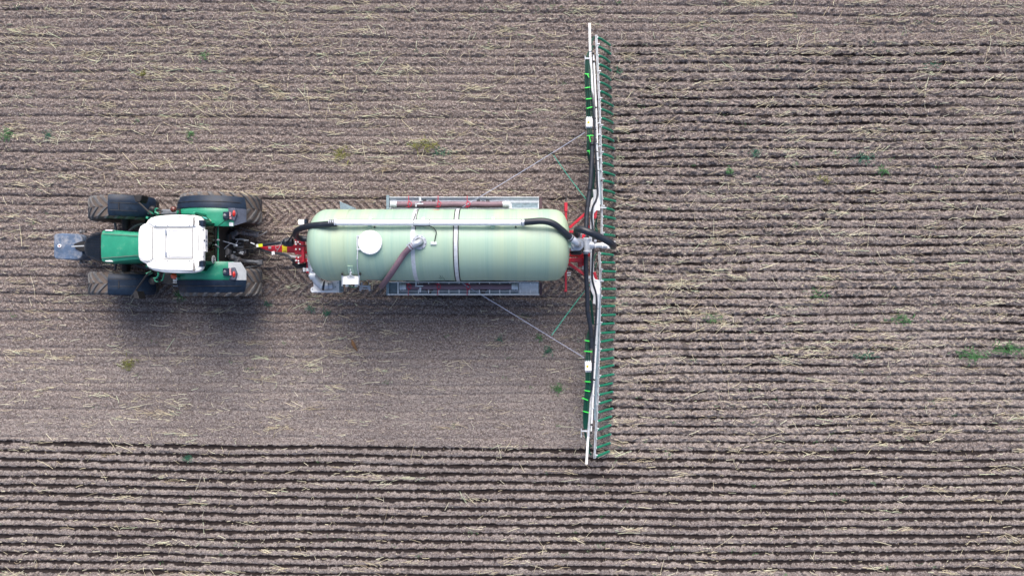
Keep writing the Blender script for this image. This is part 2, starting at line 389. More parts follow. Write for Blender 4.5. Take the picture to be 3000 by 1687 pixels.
# ------------------------------------------------------------------ straw litter (uncountable: one object)
def straw_mat():
    m = bpy.data.materials.new('straw'); m.use_nodes = True; n = m.node_tree; b = n.nodes['Principled BSDF']
    a = n.nodes.new('ShaderNodeAttribute'); a.attribute_name = 'tint'
    r = n.nodes.new('ShaderNodeValToRGB'); e = r.color_ramp.elements
    e[0].color = (.30, .23, .15, 1); e[1].color = (.62, .74, .50, 1); e[1].position = 1
    for p, c in ((.3, (.50, .42, .29, 1)), (.6, (.74, .68, .48, 1)), (.85, (.86, .83, .64, 1))):
        x = e.new(p); x.color = c
    n.links.new(a.outputs['Fac'], r.inputs[0]); n.links.new(r.outputs[0], b.inputs['Base Color']); b.inputs['Roughness'].default_value = .6
    MATS['straw'] = m
straw_mat()
def straw():
    xs, ys, an, ln, wd, tn = [], [], [], [], [], []
    def dens(x, y):
        py = 843.5-y*105.26; px = 1500+x*105.26
        d = .28+2.6*vn(x*.45, y*2.6, 3)**2*vn(x*.2+3, y*.45, 5)*1.3
        d *= 1.0 if py < 860 else .5
        if py > 1330: d *= .62
        if py > 1560: d *= 1.9
        if px > 1780 and py < 1330: d *= 1.25
        if py < 170: d *= 1.5
        return d
    tries = 0
    while len(xs) < 11500:
        x = rng.uniform(-17, 17); y = rng.uniform(-10.5, 10.5)
        if rng.random()*2.2 > dens(np.float64(x), np.float64(y)): continue
        xs.append(x); ys.append(y); a = rng.normal(0, .22) if rng.random() < .68 else rng.uniform(-1.57, 1.57)
        an.append(a); ln.append(min(.62, .05+rng.exponential(.115))); wd.append(rng.uniform(.003, .0068)); tn.append(rng.beta(3, 2))
    k = 0
    while k < 1250:                      # small tangled clumps
        cx = rng.uniform(-17, 17); cy = rng.uniform(-10.5, 10.5)
        if rng.random()*2.6 > dens(np.float64(cx), np.float64(cy)): continue
        k += 1; m = rng.integers(4, 15); a0 = rng.normal(0, .15); tt = rng.uniform(.3, .8)
        for _ in range(m):
            xs.append(cx+rng.normal(0, .20)); ys.append(cy+rng.normal(0, .035)); an.append(a0+rng.normal(0, .28)); ln.append(min(.5, .06+rng.exponential(.13)))
            wd.append(rng.uniform(.0028, .006)); tn.append(np.clip(tt+rng.normal(0, .2), 0, 1))
    for _ in range(5500):                # chaff
        xs.append(rng.uniform(-17, 17)); ys.append(rng.uniform(-10.5, 10.5)); an.append(rng.uniform(-1.57, 1.57)); ln.append(rng.uniform(.015, .055)); wd.append(rng.uniform(.003, .007)); tn.append(rng.beta(2, 2))
    xs, ys, an, ln, wd, tn = map(np.array, (xs, ys, an, ln, wd, tn)); N = len(xs)
    bend = rng.normal(0, .07, N)+rng.normal(0, .8, N)*(rng.random(N) < .07)
    K = 4; pts = np.zeros((N, K, 3)); x = xs-np.cos(an)*ln/2; y = ys-np.sin(an)*ln/2; a = an-bend
    for i in range(K):
        pts[:, i, 0] = x; pts[:, i, 1] = y; x = x+np.cos(a)*ln/(K-1); y = y+np.sin(a)*ln/(K-1); a = a+bend
    g = ground(pts[:, :, 0], pts[:, :, 1])[0]
    for _ in range(2): g = np.maximum(g, (np.roll(g, 1, 1)+np.roll(g, -1, 1))/2)      # stems bridge the hollows
    pts[:, :, 2] = g+.004+rng.random((N, K))*.016-(rng.random((N, 1)) < .3)*.010
    d = np.stack([-np.sin(an), np.cos(an), np.zeros(N)], -1)[:, None, :]*wd[:, None, None]*1.0
    up = np.zeros((N, 1, 3)); up[:, 0, 2] = wd*1.5
    ring = np.stack([pts+d, pts-d, pts+up], 2)            # N,K,3(corner),3
    V = ring.reshape(-1, 3); idx = np.arange(N*K*3).reshape(N, K, 3); F = []
    for j in range(3):
        j2 = (j+1) % 3
        F.append(np.stack([idx[:, :-1, j], idx[:, :-1, j2], idx[:, 1:, j2], idx[:, 1:, j]], -1).reshape(-1, 4))
    F = np.concatenate(F); me = bpy.data.meshes.new('straw')
    me.vertices.add(len(V)); me.vertices.foreach_set('co', V.astype(np.float32).ravel()); me.loops.add(F.size); me.loops.foreach_set('vertex_index', F.ravel().astype(np.int32))
    me.polygons.add(len(F)); me.polygons.foreach_set('loop_start', (np.arange(len(F))*4).astype(np.int32)); me.update(calc_edges=True)
    at = me.attributes.new('tint', 'FLOAT', 'POINT'); at.data.foreach_set('value', np.repeat(tn, K*3).astype(np.float32)); me.materials.append(MATS['straw'])
    o = bpy.data.objects.new('straw', me); C.objects.link(o); o['kind'] = 'stuff'; o['label'] = 'pale broken straw stems scattered over the whole field'; o['category'] = 'straw'
straw()

# ------------------------------------------------------------------ weeds
def weed(px, py, r, m, n, label, sx=1., name='weed_tuft'):
    x, y = (px-1500)/105.26, (843.5-py)/105.26; b = B(); r *= .95; n = int(n*1.1)
    for i in range(n):
        ox = random.gauss(0, r*.45*sx); oy = random.gauss(0, r*.35); a = random.uniform(0, 6.28); l = r*random.uniform(.4, 1.); h = l*random.uniform(.2, .9)
        g = float(ground(x+ox, y+oy)[0]); w_ = random.uniform(.004, .010); dx, dy = math.cos(a), math.sin(a); q = Vector((x+ox, y+oy, g)); sdv = Vector((-dy, dx, 0))*w_
        m1 = q+Vector((dx*l*.5, dy*l*.5, h)); t = q+Vector((dx*l, dy*l, h*.8)); up = Vector((0, 0, .004))
        b.add([q-sdv*.6, q+sdv*.6, m1+sdv, m1-sdv, t, q-sdv*.6-up, q+sdv*.6-up, m1+sdv-up, m1-sdv-up], [(0, 1, 2, 3), (3, 2, 4), (8, 7, 6, 5), (4, 7, 8), (0, 3, 8, 5), (1, 6, 7, 2), (2, 7, 4), (3, 4, 8)])
    return solo(b, name, m, label, 'weed', 'small weeds growing in the bare field')
WEEDS = [
 (600, 165, .16, 'weed_green', 26, 'small green weed near the top edge, above the tractor cab'),
 (420, 217, .13, 'weed_yellow', 20, 'olive weed upper left, below and left of the topmost green weed'),
 (22, 396, .20, 'weed_green', 40, 'bushy green weed at the extreme left edge of the field'),
 (142, 396, .15, 'weed_blue', 26, 'dark green weed just right of the weed on the left edge'),
 (559, 396, .17, 'weed_green', 28, 'light green weed in the soil straight above the tractor cab'),
 (1000, 449, .22, 'weed_yellow', 46, 'yellowish green grass tuft above the front end of the tank'),
 (1243, 427, .20, 'weed_yellow', 60, 'long yellow green grass strip above the middle of the tank'),
 (1293, 446, .14, 'weed_blue', 44, 'compact dark green weed beside the long grass strip above the tank'),
 (780, 892, .13, 'weed_blue', 26, 'dark weed below the gap between tractor and tank'),
 (914, 903, .13, 'weed_blue', 22, 'faint dark weed below the front of the tank, left one of the pair'),
 (958, 917, .14, 'weed_blue', 30, 'dark green weed below the front of the tank, right one of the pair'),
 (524, 866, .17, 'weed_green', 44, 'green weed in the shade beside the near rear tractor wheel'),
 (378, 1066, .20, 'weed_yellow', 44, 'dry yellow tuft on the smooth soil below the front tractor wheels'),
 (1637, 1136, .18, 'weed_green', 40, 'bright green weed left of the lower half of the boom'),
 (1465, 995, .12, 'weed_blue', 18, 'small dark weed in the smooth soil below the rear of the tank'),
 (1578, 988, .12, 'weed_green', 22, 'small weed close to the end of the lower green rope'),
 (1607, 1027, .15, 'weed_blue', 34, 'dark green weed right under the lower silver rope'),
 (550, 1341, .13, 'weed_blue', 34, 'single green weed among the dark slurry lines at lower left'),
 (2529, 462, .18, 'weed_blue', 50, 'tall dark green weed standing out in the upper right striped soil'),
 (2210, 449, .14, 'weed_blue', 34, 'dark green weed at the same level left of the tall dark one'),
 (2136, 502, .14, 'weed_green', 26, 'feathery green weed just below and left of the dark weeds'),
 (2587, 500, .16, 'weed_green', 34, 'light green weed right below the tall dark one'),
 (2413, 527, .11, 'weed_yellow', 26, 'tiny lime weed between two wet stripes, right of centre'),
 (1812, 210, .13, 'weed_blue', 26, 'small weed beside the upper hose tips of the boom'),
 (2400, 862, .17, 'weed_green', 36, 'green weed in the stripes at right, level with the lower tray'),
 (2085, 932, .16, 'weed_green', 34, 'loose green weed in the stripes right of the boom lower half'),
 (2525, 1042, .16, 'weed_blue', 44, 'green weed left of the wide grass patches at the right edge'),
 (2845, 1040, .24, 'weed_green', 80, 'wide bright green grass patch near the right edge, lower of two'),
 (2955, 1022, .24, 'weed_green', 90, 'wide bright green grass patch touching the right edge, upper of two'),
 (2640, 935, .20, 'weed_green', 54, 'low green grass strip above the patches near the right edge'),
 (2727, 190, .14, 'weed_blue', 24, 'small dark weed in the far upper right stripes'),
]
for px, py, r, m, n, lab in WEEDS: weed(px, py, r, m, n, lab, sx=2.2 if 'strip' in lab or 'wide' in lab else 1.)
def small_weeds():                                    # seedlings nobody could count
    b = B()
    for i in range(230):
        x, y = random.uniform(-15, 15), random.uniform(-8.8, 8.8)
        if -12.5 < x < 2.9 and -.4 < y < 2.6: continue
        if random.random() < .55: x = abs(x) if x > -12 else x
        for k in range(random.randint(4, 9)):
            a = random.uniform(0, 6.28); l = random.uniform(.03, .09); ox, oy = random.gauss(0, .05), random.gauss(0, .03); g = float(ground(x+ox, y+oy)[0])
            q = Vector((x+ox, y+oy, g)); d = Vector((math.cos(a), math.sin(a), 0)); s2 = Vector((-d.y, d.x, 0))*.006
            b.add([q-s2, q+s2, q+d*l+Vector((0, 0, l*.5)), q+Vector((0, 0, -.004))], [(0, 1, 2), (0, 3, 1), (1, 3, 2), (2, 3, 0)])
    o = b.out('seedlings', 'weed_green', None); o['kind'] = 'stuff'; o['label'] = 'tiny green seedlings sprinkled over the soil'; o['category'] = 'ground cover'
small_weeds()
def leaf():
    g = float(ground((1037-1500)/105.26, (843.5-1012)/105.26)[0]); p = [P(1030, 994, g+.03), P(1034, 1006, g+.05), P(1040, 1018, g+.05), P(1047, 1028, g+.03)]
    b = B().ring(p, [.012, .05, .04, .010], 8)
    solo(b, 'dry_stalk', 'dry_leaf', 'brown dried stalk lying on smooth soil below the tank', 'stalk', smooth=True)
leaf()

# ------------------------------------------------------------------ tyres and wheels
def wheel(root, cx, cy, cz, r, wd, rimr, lugs, rimmat='white_paint', name='wheel', side=1, chev=1):
    b = B(); h = wd/2
    prof = [(rimr, -h*.72), (rimr+.03, -h*.9), (r*.78, -h), (r*.9, -h*.98), (r*.955, -h*.86), (r*.972, -h*.5), (r*.978, 0), (r*.972, h*.5), (r*.955, h*.86), (r*.9, h*.98), (r*.78, h), (rimr+.03, h*.9), (rimr, h*.72)]
    w_ = bpy.data.objects.new(name, None); C.objects.link(w_); w_.parent = root       # wheel, an empty carrying tyre and rim
    b.lathe((cx, cy, cz), (0, 1, 0), prof, 56)
    t = b.out('tyre', 'mud_tread' if chev else 'rubber', root, w_, smooth=True)
    lb = B(); n = lugs
    for i in range(n):
        for sgn in (-1, 1):
            a0 = 2*math.pi*(i+(.5 if sgn > 0 else 0))/n; pts = []
            for k in range(6):
                u = k/5; a = a0-chev*u*.9*(2*math.pi/n)*1.35; yy = sgn*(h*1.0*u-.01+.02); rr = r*(.985-.05*max(0, u-.8)/.2)
                pts.append((a, yy, rr))
            hw = math.pi/n*.40
            vs = []; fs = []
            for a, yy, rr in pts:
                for da, dr in ((-hw*1.25, -.035), (-hw*.7, .02), (hw*.7, .02), (hw*1.25, -.035)):
                    vs.append((cx+math.sin(a+da)*(rr+dr), cy+yy, cz+math.cos(a+da)*(rr+dr)))
            for k in range(5):
                for j in range(3): q = k*4+j; fs.append((q, q+1, q+5, q+4))
            fs += [(0, 3, 2, 1), (20, 21, 22, 23)]
            lb.add(vs, fs)
    lb.out('tread', 'rubber_lug', root, w_)
    rb = B().lathe((cx, cy, cz), (0, side, 0), [(rimr*1.0, -h*.7), (rimr*1.02, h*.74), (rimr*.93, h*.74), (rimr*.9, h*.3), (rimr*.55, h*.2), (rimr*.5, h*.5), (.001, h*.5)], 32)
    rb.lathe((cx, cy, cz), (0, side, 0), [(rimr*.99, -h*.7), (.001, -h*.6)], 32)
    rb.out('rim', rimmat, root, w_, smooth=True)
    return w_

# ================================================================== TRACTOR
TY = 1.10
T = thing('tractor', (-8.9, TY, 0), 'green tractor with white cab roof and black fender edges, pulling the tank', 'tractor')
for sy in (1, -1):
    wheel(T, -7.66, TY+sy*.95, .99, 1.0, .70, .52, 22, name='rear_wheel', side=sy)
    wheel(T, -10.33, TY+sy*.975, .81, .82, .58, .40, 20, name='front_wheel', side=sy)
# chassis and axles
B().box((-9.3, TY, .82), (3.6, .52, .5)).box((-10.9, TY, .8), (.5, .4, .36)).out('chassis', 'black_metal', T, bevel=.03)
B().ring([(-10.33, TY-.85, .74), (-10.33, TY-.3, .70), (-10.33, TY+.3, .70), (-10.33, TY+.85, .74)], .11, 12).box((-10.33, TY, .7), (.45, .5, .3)).out('front_axle', 'black_metal', T, smooth=True)
B().ring([(-7.66, TY-.8, .99), (-7.66, TY+.8, .99)], .17, 14).box((-7.7, TY, .95), (.7, .62, .6)).out('rear_axle', 'black_metal', T, bevel=.02)
B().tube([(-10.3, TY+.25, .9), (-9.9, TY+.55, 1.0), (-9.6, TY+.6, .9)], .035).tube([(-10.3, TY-.25, .9), (-9.9, TY-.5, 1.0), (-9.6, TY-.6, .9)], .035).tube([(-10.45, TY-.3, .95), (-10.5, TY-.62, .95)], .03).tube([(-10.45, TY+.3, .95), (-10.5, TY+.62, .95)], .03).out('steering_rod', 'grey_metal', T, smooth=True)
# bonnet: loft of cross-sections along x
def loft(name, m, stations, prof, parent=None, smooth=True, label=None):   # stations: (px, py_top, py_bottom, z_top, z_bottom)
    b = B(); n = len(prof); k = 0
    for px, y0, y1, zt, zb in stations:
        a = P(px, y1, zt); c = P(px, y0, zt)
        for u, v in prof: b.v.append(Vector((a.x, a.y+(c.y-a.y)*(u*.5+.5), zb+(zt-zb)*v)))
    for i in range(len(stations)-1):
        for j in range(n-1): q = i*n+j; b.f.append((q, q+1, q+n+1, q+n))
    b.f.append(tuple(range(n))); b.f.append(tuple((len(stations)-1)*n+j for j in range(n-1, -1, -1)))
    return b.out(name, m, T, parent, smooth=smooth, label=label)
HP = [(-1, 0), (-1.0, .70), (-.97, .84), (-.88, .93), (-.70, .965), (-.69, .975), (-.35, .993), (0, 1), (.35, .993), (.69, .975), (.70, .965), (.88, .93), (.97, .84), (1.0, .70), (1, 0)]
hood = loft('bonnet', 'green_paint', [(296, 673, 770, 1.94, 1.25), (305, 672, 771, 1.97, 1.2), (330, 673, 771, 2.0, 1.15), (365, 676, 767, 2.05, 1.1), (415, 679, 763, 2.1, 1.05)], HP)
loft('grille', 'black_metal', [(246, 704, 742, 1.52, .95), (250, 695, 752, 1.62, .9), (258, 686, 760, 1.70, .9), (275, 677, 768, 1.80, .92), (296.5, 673.5, 769.5, 1.92, .95)], HP)
g = B()
for k in range(18):
    y = 680+k*4.8; xa = 250 if 694 < y < 754 else 266
    g.bar(P(xa, 721+(y-721)*.86, 1.66 if xa < 260 else 1.76), P(293, y, 1.925-.05*abs(y-721)/48), .012, .03)
g.out('grille_slat', 'dark_plastic', T, bpy.data.objects['grille'])
for y in (674.5, 766): 
    B().prism([(309, y-1.5), (331, y-1), (329, y+2.5), (307, y+2)] if y < 700 else [(307, y-3), (327, y-4), (331, y+.5), (310, y+.5)], 1.80, 1.945 if y < 700 else 1.945).out('headlight', 'white_paint', T, hood, bevel=.004)
for y0, y1 in ((684.5, 691.5), (756, 748)):
    B().bar(P(298, y0, 1.964), P(404, y1, 2.087), .012, .006).out('bonnet_seam', 'groove', T, hood)
# front ballast
fw = B().prism([(157, 690), (162, 685), (180, 683.5), (225, 685), (236, 690), (241, 700), (241, 714), (225, 722), (241, 730), (241, 745), (236, 756), (225, 760.5), (180, 760), (161, 758), (157, 750)], .45, 1.08).out('front_weight', 'blue_weight', T, bevel=.045, seg=4)
B().lathe(P(175, 720.5, 1.08), (0, 0, 1), [(.048, 0), (.048, .02), (.024, .024), (.022, .012)], 20).out('lifting_ring', 'white_paint', T, fw, smooth=True)
B().cyl(P(175, 720.5, 1.07), P(175, 720.5, 1.097), .02).out('ring_plug', 'red_dark', T, fw)
B().bar(P(211, 722, 1.16), P(261, 719.5, 1.62), .03, .03).out('top_link_pin', 'panel_grey', T, fw)
B().prism([(216, 715), (234, 708), (246, 706), (246, 736), (234, 736), (222, 730)], .9, 1.10).out('weight_pocket', 'gasket', T, fw)
for y in (678, 767): B().pb(232, y-3, 248, y+3, .75, .87).cyl(P(237, y-3, .86), P(237, y+4, .92), .035).out('front_link_end', 'grey_metal', T, bevel=.01)
B().pb(240, 690, 262, 752, .55, .85).out('front_linkage', 'black_metal', T, bevel=.02)
# front fenders
def arch(root, name, m, cx, cz, r, a0, a1, ylo, yhi, n=24, th=.02, parent=None, lip=.05, curve=None, label=None):
    b = B(); k = 0
    ring = []
    for i in range(n+1):
        a = a0+(a1-a0)*i/n; t = i/n
        yl = ylo(t) if callable(ylo) else ylo; yh = yhi(t) if callable(yhi) else yhi
        m_ = 6
        for rr in (r, r-th):
            for j in range(m_+1):
                u = j/m_; drop = lip*(max(0, abs(u-.5)*2-.82)/.18)**2
                if curve: drop = curve(u)
                b.v.append(Vector((cx+math.sin(a)*(rr-drop), yl+(yh-yl)*u, cz+math.cos(a)*(rr-drop))))
    w_ = 14
    for i in range(n):
        for j in range(6):
            q = i*w_+j; b.f.append((q, q+1, q+w_+1, q+w_)); b.f.append((q+7, q+7+w_, q+8+w_, q+8))
        q = i*w_; b.f.append((q, q+w_, q+w_+7, q+7)); b.f.append((q+6, q+13, q+w_+13, q+w_+6))
    for i in (0, n):
        for j in range(6): q = i*w_+j; b.f.append((q, q+7, q+8, q+1))
    return b.out(name, m, root, parent, smooth=True, label=label)
for sy in (1, -1):
    yo = TY+sy*1.28; yi = TY+sy*.74
    f = arch(T, 'front_fender', 'dark_plastic', -10.33, .81, .92, R(6), R(82), min(yo, yi), max(yo, yi), lip=.05)
    s_ = B()
    for t in (.16, .30):
        for k in range(9):
            pass
    for off in (-.13, .06):
        pts = [(-10.33+math.sin(R(a))*.924, TY+sy*(1.0+off), .81+math.cos(R(a))*.924) for a in range(9, 50, 5)]
        s_.ring(pts, .006, 6)
    pts = [(-10.33+math.sin(R(22))*.926, TY+sy*(1.0)+q, .81+math.cos(R(22))*.926) for q in (-.10, .08)]
    s_.ring(pts, .012, 6).out('fender_rib', 'black_metal', T, f)
# rear fenders : green inner part, black outer edge, end panel
FR = 1.10
for sy in (1, -1):
    A0, A1 = R(-50), R(55)
    def Yx(o): return TY+sy*o
    gi = lambda o0, o1: (min(Yx(o0), Yx(o1)), max(Yx(o0), Yx(o1)))
    lo, hi = gi(.44, .90)
    f = arch(T, 'rear_fender', 'green_paint', -7.66, .99, FR, A0, R(38), lo, hi, lip=.03)
    lo, hi = gi(.90, 1.21)
    def cv(u, sy=sy): uu = u if sy > 0 else 1-u; return .004+.09*uu**2.2
    arch(T, 'fender_edge', 'dark_plastic', -7.66, .99, FR-.002, A0, A1, lo, hi, parent=f, curve=cv)
    cvl = (lambda u: .03+.09*u**2.2) if sy > 0 else (lambda u: .03+.09*(1-u)**2.2)
    pts = [(-7.66+math.sin(R(a))*(FR-.018), Yx(1.05), .99+math.cos(R(a))*(FR-.018)) for a in range(-48, 54, 6)]
    B().ring(pts, .008, 6).out('edge_rib', 'black_metal', T, f)
    # rear corner panel, clipped corner
    if sy > 0:
        arch(T, 'fender_end_panel', 'panel_dark', -7.66, .99, FR-.004, R(38), A1, lambda t: Yx(.46+.12*t), Yx(.90), parent=f, lip=.0, label='dark blue grey rear fender end panel')
        arch(T, 'fender_flap', 'panel_dark', -7.66, .99, FR+.003, R(31), R(38.5), Yx(.62), Yx(.90), parent=f, lip=0, n=4)
        arch(T, 'fender_sticker', 'white_paint', -7.66, .99, FR+.004, R(32), R(37), Yx(.45), Yx(.54), parent=f, lip=0, n=4, th=.003)
    else:
        arch(T, 'fender_end_panel', 'panel_grey', -7.66, .99, FR-.004, R(38), A1, Yx(.90), lambda t: Yx(.45+.22*max(0, t-.55)/.45), parent=f, lip=.0, label='light grey rear fender end panel')
        arch(T, 'fender_flap', 'panel_grey', -7.66, .99, FR+.003, R(31), R(38.5), lambda t: Yx(.66-.06*t), lambda t: Yx(.45), parent=f, lip=0, n=4)
    # lamp unit
    cx = lambda a, rr=FR: (-7.66+math.sin(a)*rr, .99+math.cos(a)*rr)
    x_, z_ = cx(R(30)); lamp = B().box((x_, Yx(.70), z_+.045), (.15, .19, .12)).out('lamp_unit', 'dark_plastic', T, bevel=.02)
    B().box((x_+.088, Yx(.70), z_+.03), (.022, .17, .06), rz=.08).out('reflector', 'pink', T, lamp)
    B().ball((x_-.03, Yx(.70), z_+.10), .05, 12, (1, .9, .5)).out('work_lamp', 'grey_metal', T, lamp, smooth=True)
    x2, z2 = cx(R(37)); B().prism([(x2-.1, Yx(.6)), (x2+.04, Yx(.58)), (x2+.10, Yx(.74)), (x2+.06, Yx(.9)), (x2-.1, Yx(.9))], z2-.06, z2+.035, world=True).out('lamp_base', 'panel_dark', T, lamp, bevel=.02)
    B().ball((x2+.035, Yx(.76), z2+.03), .1, 14, (.42, .85, .42)).out('tail_light', 'red_lens', T, lamp, smooth=True)
B().tube([P(640, 662, 2.05), P(655, 650, 2.1), P(672, 637, 2.1), P(680, 630, 2.1)], .008, 6).out('lamp_cable', 'gasket', T)
# cab: floor tub, pillars, glass, interior
cab = B().prism([(-9.0, TY-.5), (-8.8, TY-.60), (-7.62, TY-.68), (-7.43, TY-.5), (-7.43, TY+.5), (-7.62, TY+.68), (-8.8, TY+.60), (-9.0, TY+.5)], 1.05, 1.45, world=True).box((-7.45, TY, 1.62), (.04, 1.0, .34)).out('cab_tub', 'gasket', T, bevel=.03)
pil = B()
cr = [(-8.72, TY-.60), (-8.72, TY+.60), (-7.60, TY+.72), (-7.60, TY-.72), (-7.43, TY+.50), (-7.43, TY-.50)]
for x, y in cr: pil.bar((x-(.0 if x > -8 else .10), y, 1.42), (x, y*.96+TY*.04, 2.70), .055)
for z in (1.80,):
    pil.bar((-7.405, TY-.5, z), (-7.405, TY+.5, z), .035, .035).bar((-7.43, TY+.5, z), (-7.62, TY+.72, z), .05).bar((-7.43, TY-.5, z), (-7.62, TY-.72, z), .05)
    pil.bar((-7.62, TY+.72, z), (-8.75, TY+.62, z), .05).bar((-7.62, TY-.72, z), (-8.75, TY-.62, z), .05)
pil.out('cab_frame', 'green_paint', T, cab, bevel=.01)
B().bar((-7.395, TY-.49, 1.95), (-7.395, TY+.49, 1.95), .02).bar((-7.395, TY-.49, 1.86), (-7.40, TY-.49, 2.72), .02).bar((-7.395, TY+.49, 1.86), (-7.40, TY+.49, 2.72), .02).out('window_seal', 'gasket', T, cab)
B().box((-7.41, TY, 2.28), (.012, .95, .84)).out('rear_window', 'cab_glass', T, cab)
B().bar((-7.385, TY-.08, 1.80), (-7.385, TY-.02, 1.98), .025).cyl((-7.40, TY+.10, 1.89), (-7.33, TY+.10, 1.89), .02).out('window_catch', 'steel', T, cab)
for sy in (1, -1):
    a, b_ = Vector((-7.43, TY+sy*.50, 0)), Vector((-7.62, TY+sy*.72, 0))
    B().bar(a+Vector((.0, 0, 2.26)), b_+Vector((0, 0, 2.26)), .012, .86).out('quarter_window', 'cab_glass', T, cab)
    B().box((-8.18, TY+sy*.66, 2.26), (1.05, .012, .86)).out('door_glass', 'cab_glass', T, cab)
B().bar((-8.78, TY-.57, 2.08), (-8.78, TY+.57, 2.08), .012, 1.2).out('windscreen', 'cab_glass', T, cab)
st = B().box((-8.3, TY, 1.62), (.5, .5, .18)).box((-8.02, TY, 1.95), (.16, .46, .62)).out('driver_seat', 'seat_cloth', T, bevel=.05, seg=3)
B().box((-7.80, TY-.10, 1.92), (.16, .2, .22)).out('tool_bag', 'seat_red', T, cab, bevel=.02)
B().box((-7.66, TY-.12, 1.90), (.015, .13, .16)).out('warning_label', 'yellow', T, cab)
B().box((-7.7, TY+.02, 1.5), (.3, .8, .14)).out('rear_shelf', 'gasket', T, cab, bevel=.02)
B().lathe((-8.6, TY, 1.95), (.4, 0, 1), [(.2, 0), (.22, .015), (.2, .03), (.18, .015), (.2, 0)], 24).cyl((-8.6, TY, 1.95), (-8.75, TY, 1.5), .03).out('steering_wheel', 'gasket', T, smooth=True)
# turquoise and pale stickers on the corner glass
B().bar((-7.478, TY+.586, 2.33), (-7.516, TY+.63, 2.33), .006, .2).out('corner_sticker', 'turquoise', T, cab, label='turquoise window sticker')
B().bar((-7.452, TY+.553, 2.02), (-7.492, TY+.60, 2.02), .006, .18).out('corner_sticker', 'frp_light', T, cab, label='pale window sticker')
B().pb(597, 625, 609, 630, 1.98, 2.04).out('fender_plate', 'brass', T, bevel=.01)
# speed disc 50
disc = B().lathe((-7.402, TY-.40, 2.07), (1, 0, 0), [(.001, .0), (.105, .0), (.105, .006), (.001, .006)], 28).out('speed_disc', 'white_paint', T, cab)
def text(body, m, loc, size, rot, parent, name, bold=.0):
    cu = bpy.data.curves.new(name, 'FONT'); cu.body = body; cu.size = size; cu.align_x = 'CENTER'; cu.align_y = 'CENTER'; cu.extrude = .002; cu.offset = bold
    o = bpy.data.objects.new('t', cu); C.objects.link(o); dg = bpy.context.evaluated_depsgraph_get(); me = bpy.data.meshes.new_from_object(o.evaluated_get(dg)); bpy.data.objects.remove(o)
    me.materials.clear(); me.materials.append(MATS[m]); ob = bpy.data.objects.new(name, me); C.objects.link(ob)
    ob.matrix_world = Matrix.Translation(Vector(loc)-(T.location if parent else Vector()))@rot.to_4x4(); 
    if parent: ob.parent = parent
    return ob
rot50 = Matrix(((0, 0, 1), (1, 0, 0), (0, 1, 0)))       # reads upright from behind the tractor
text('50', 'print_black', (-7.393, TY-.40, 2.07), .155, rot50, disc, 'speed_number', .004)
# roof
RZ = 2.86
rpts = [(403, 700), (404, 676), (409, 663), (419, 656), (428, 653), (431, 645), (440, 637.5), (456, 633), (480, 630), (520, 628.5), (568, 630), (584, 634), (591, 641), (594.5, 652), (595, 716), (594.5, 778), (591, 789), (583, 795), (566, 799), (520, 800.5), (480, 798.5), (450, 793), (436, 787), (430, 780), (427, 773), (418, 769), (409, 763), (404, 752), (403, 735)]
roof = B().prism(rpts, 2.70, RZ).out('cab_roof', 'roof_white', T, bevel=.05, seg=5)
B().prism([(430, 650), (444, 642), (480, 637), (560, 636), (572, 640), (572, 665), (450, 665)], 2.85, 2.895).out('roof_rail', 'roof_white', T, roof, bevel=.03, seg=4)
B().prism([(430, 779), (444, 787), (480, 792), (560, 793), (572, 789), (572, 761), (450, 761)], 2.85, 2.895).out('roof_rail', 'roof_white', T, roof, bevel=.03, seg=4)
B().prism([(408, 672), (420, 660), (440, 662), (447, 670), (447, 758), (440, 766), (420, 765), (408, 752)], 2.85, 2.89).out('roof_visor', 'roof_white', T, roof, bevel=.03, seg=4)
hatch = B().prism([(489, 671), (563, 671), (563, 756), (489, 756)], 2.85, 2.885).out('roof_hatch', 'roof_white', T, roof, bevel=.012)
B().prism([(577, 650), (588, 650), (588, 780), (577, 780)], 2.85, 2.885).out('rear_roof_panel', 'roof_white', T, roof, bevel=.012)
gr = B()
def gl(b, x0, y0, x1, y1, z, w_=.01): b.bar(P(x0, y0, z), P(x1, y1, z), w_, .006)
for a in ((450, 667.5, 565, 668), (452, 758.5, 565, 758.5), (447, 666, 447, 758), (495, 674.5, 562, 674.5), (495, 751, 562, 751), (495, 674, 495, 751), (563.5, 668, 563.5, 757), (485.5, 672, 485.5, 755), (427, 655, 447, 668), (427, 770, 447, 758)):
    gl(gr, *a, 2.889, .009)
gl(gr, 436, 643, 560, 632, 2.864); gl(gr, 438, 786, 570, 795, 2.864); gl(gr, 581, 688, 581, 735, 2.887, .01)
gr.out('roof_seam', 'groove', T, roof)
sc_ = B()
for x in (456, 491, 555, 566):
    for y in (660.5, 764): sc_.cyl(P(x, y, 2.89), P(x, y, 2.905), .013, 8)
sc_.out('roof_screw', 'grey_metal', T, roof)
for y in (680, 744): B().pb(482, y-5, 488, y+5, 2.88, 2.91).cyl(P(485, y-6, 2.905), P(485, y+6, 2.905), .012, 8).out('hinge', 'steel', T, roof)
for y in (650, 783): B().prism([(566, y-12), (569, y-16), (570.5, y), (569, y+14), (566, y+10)], 2.885, 2.899).out('roof_vent', 'groove', T, roof)
for y in (654, 772): B().pb(581.5, y-9, 595.5, y+9, 2.74, 2.885).out('roof_work_light', 'dark_plastic', T, roof, bevel=.012)
lp = B().box((-7.27, TY+.02, 2.79), (.03, .52, .13)).out('number_plate', 'white_paint', T, roof, bevel=.004)
mk = B()
for k in range(9):
    if k in (2, 5): continue
    y = TY-.10+k*.03; mk.box((-7.252, y, 2.79), (.004, .014, .07-.01*(k % 3)))
mk.out('plate_print', 'print_blue', T, lp)
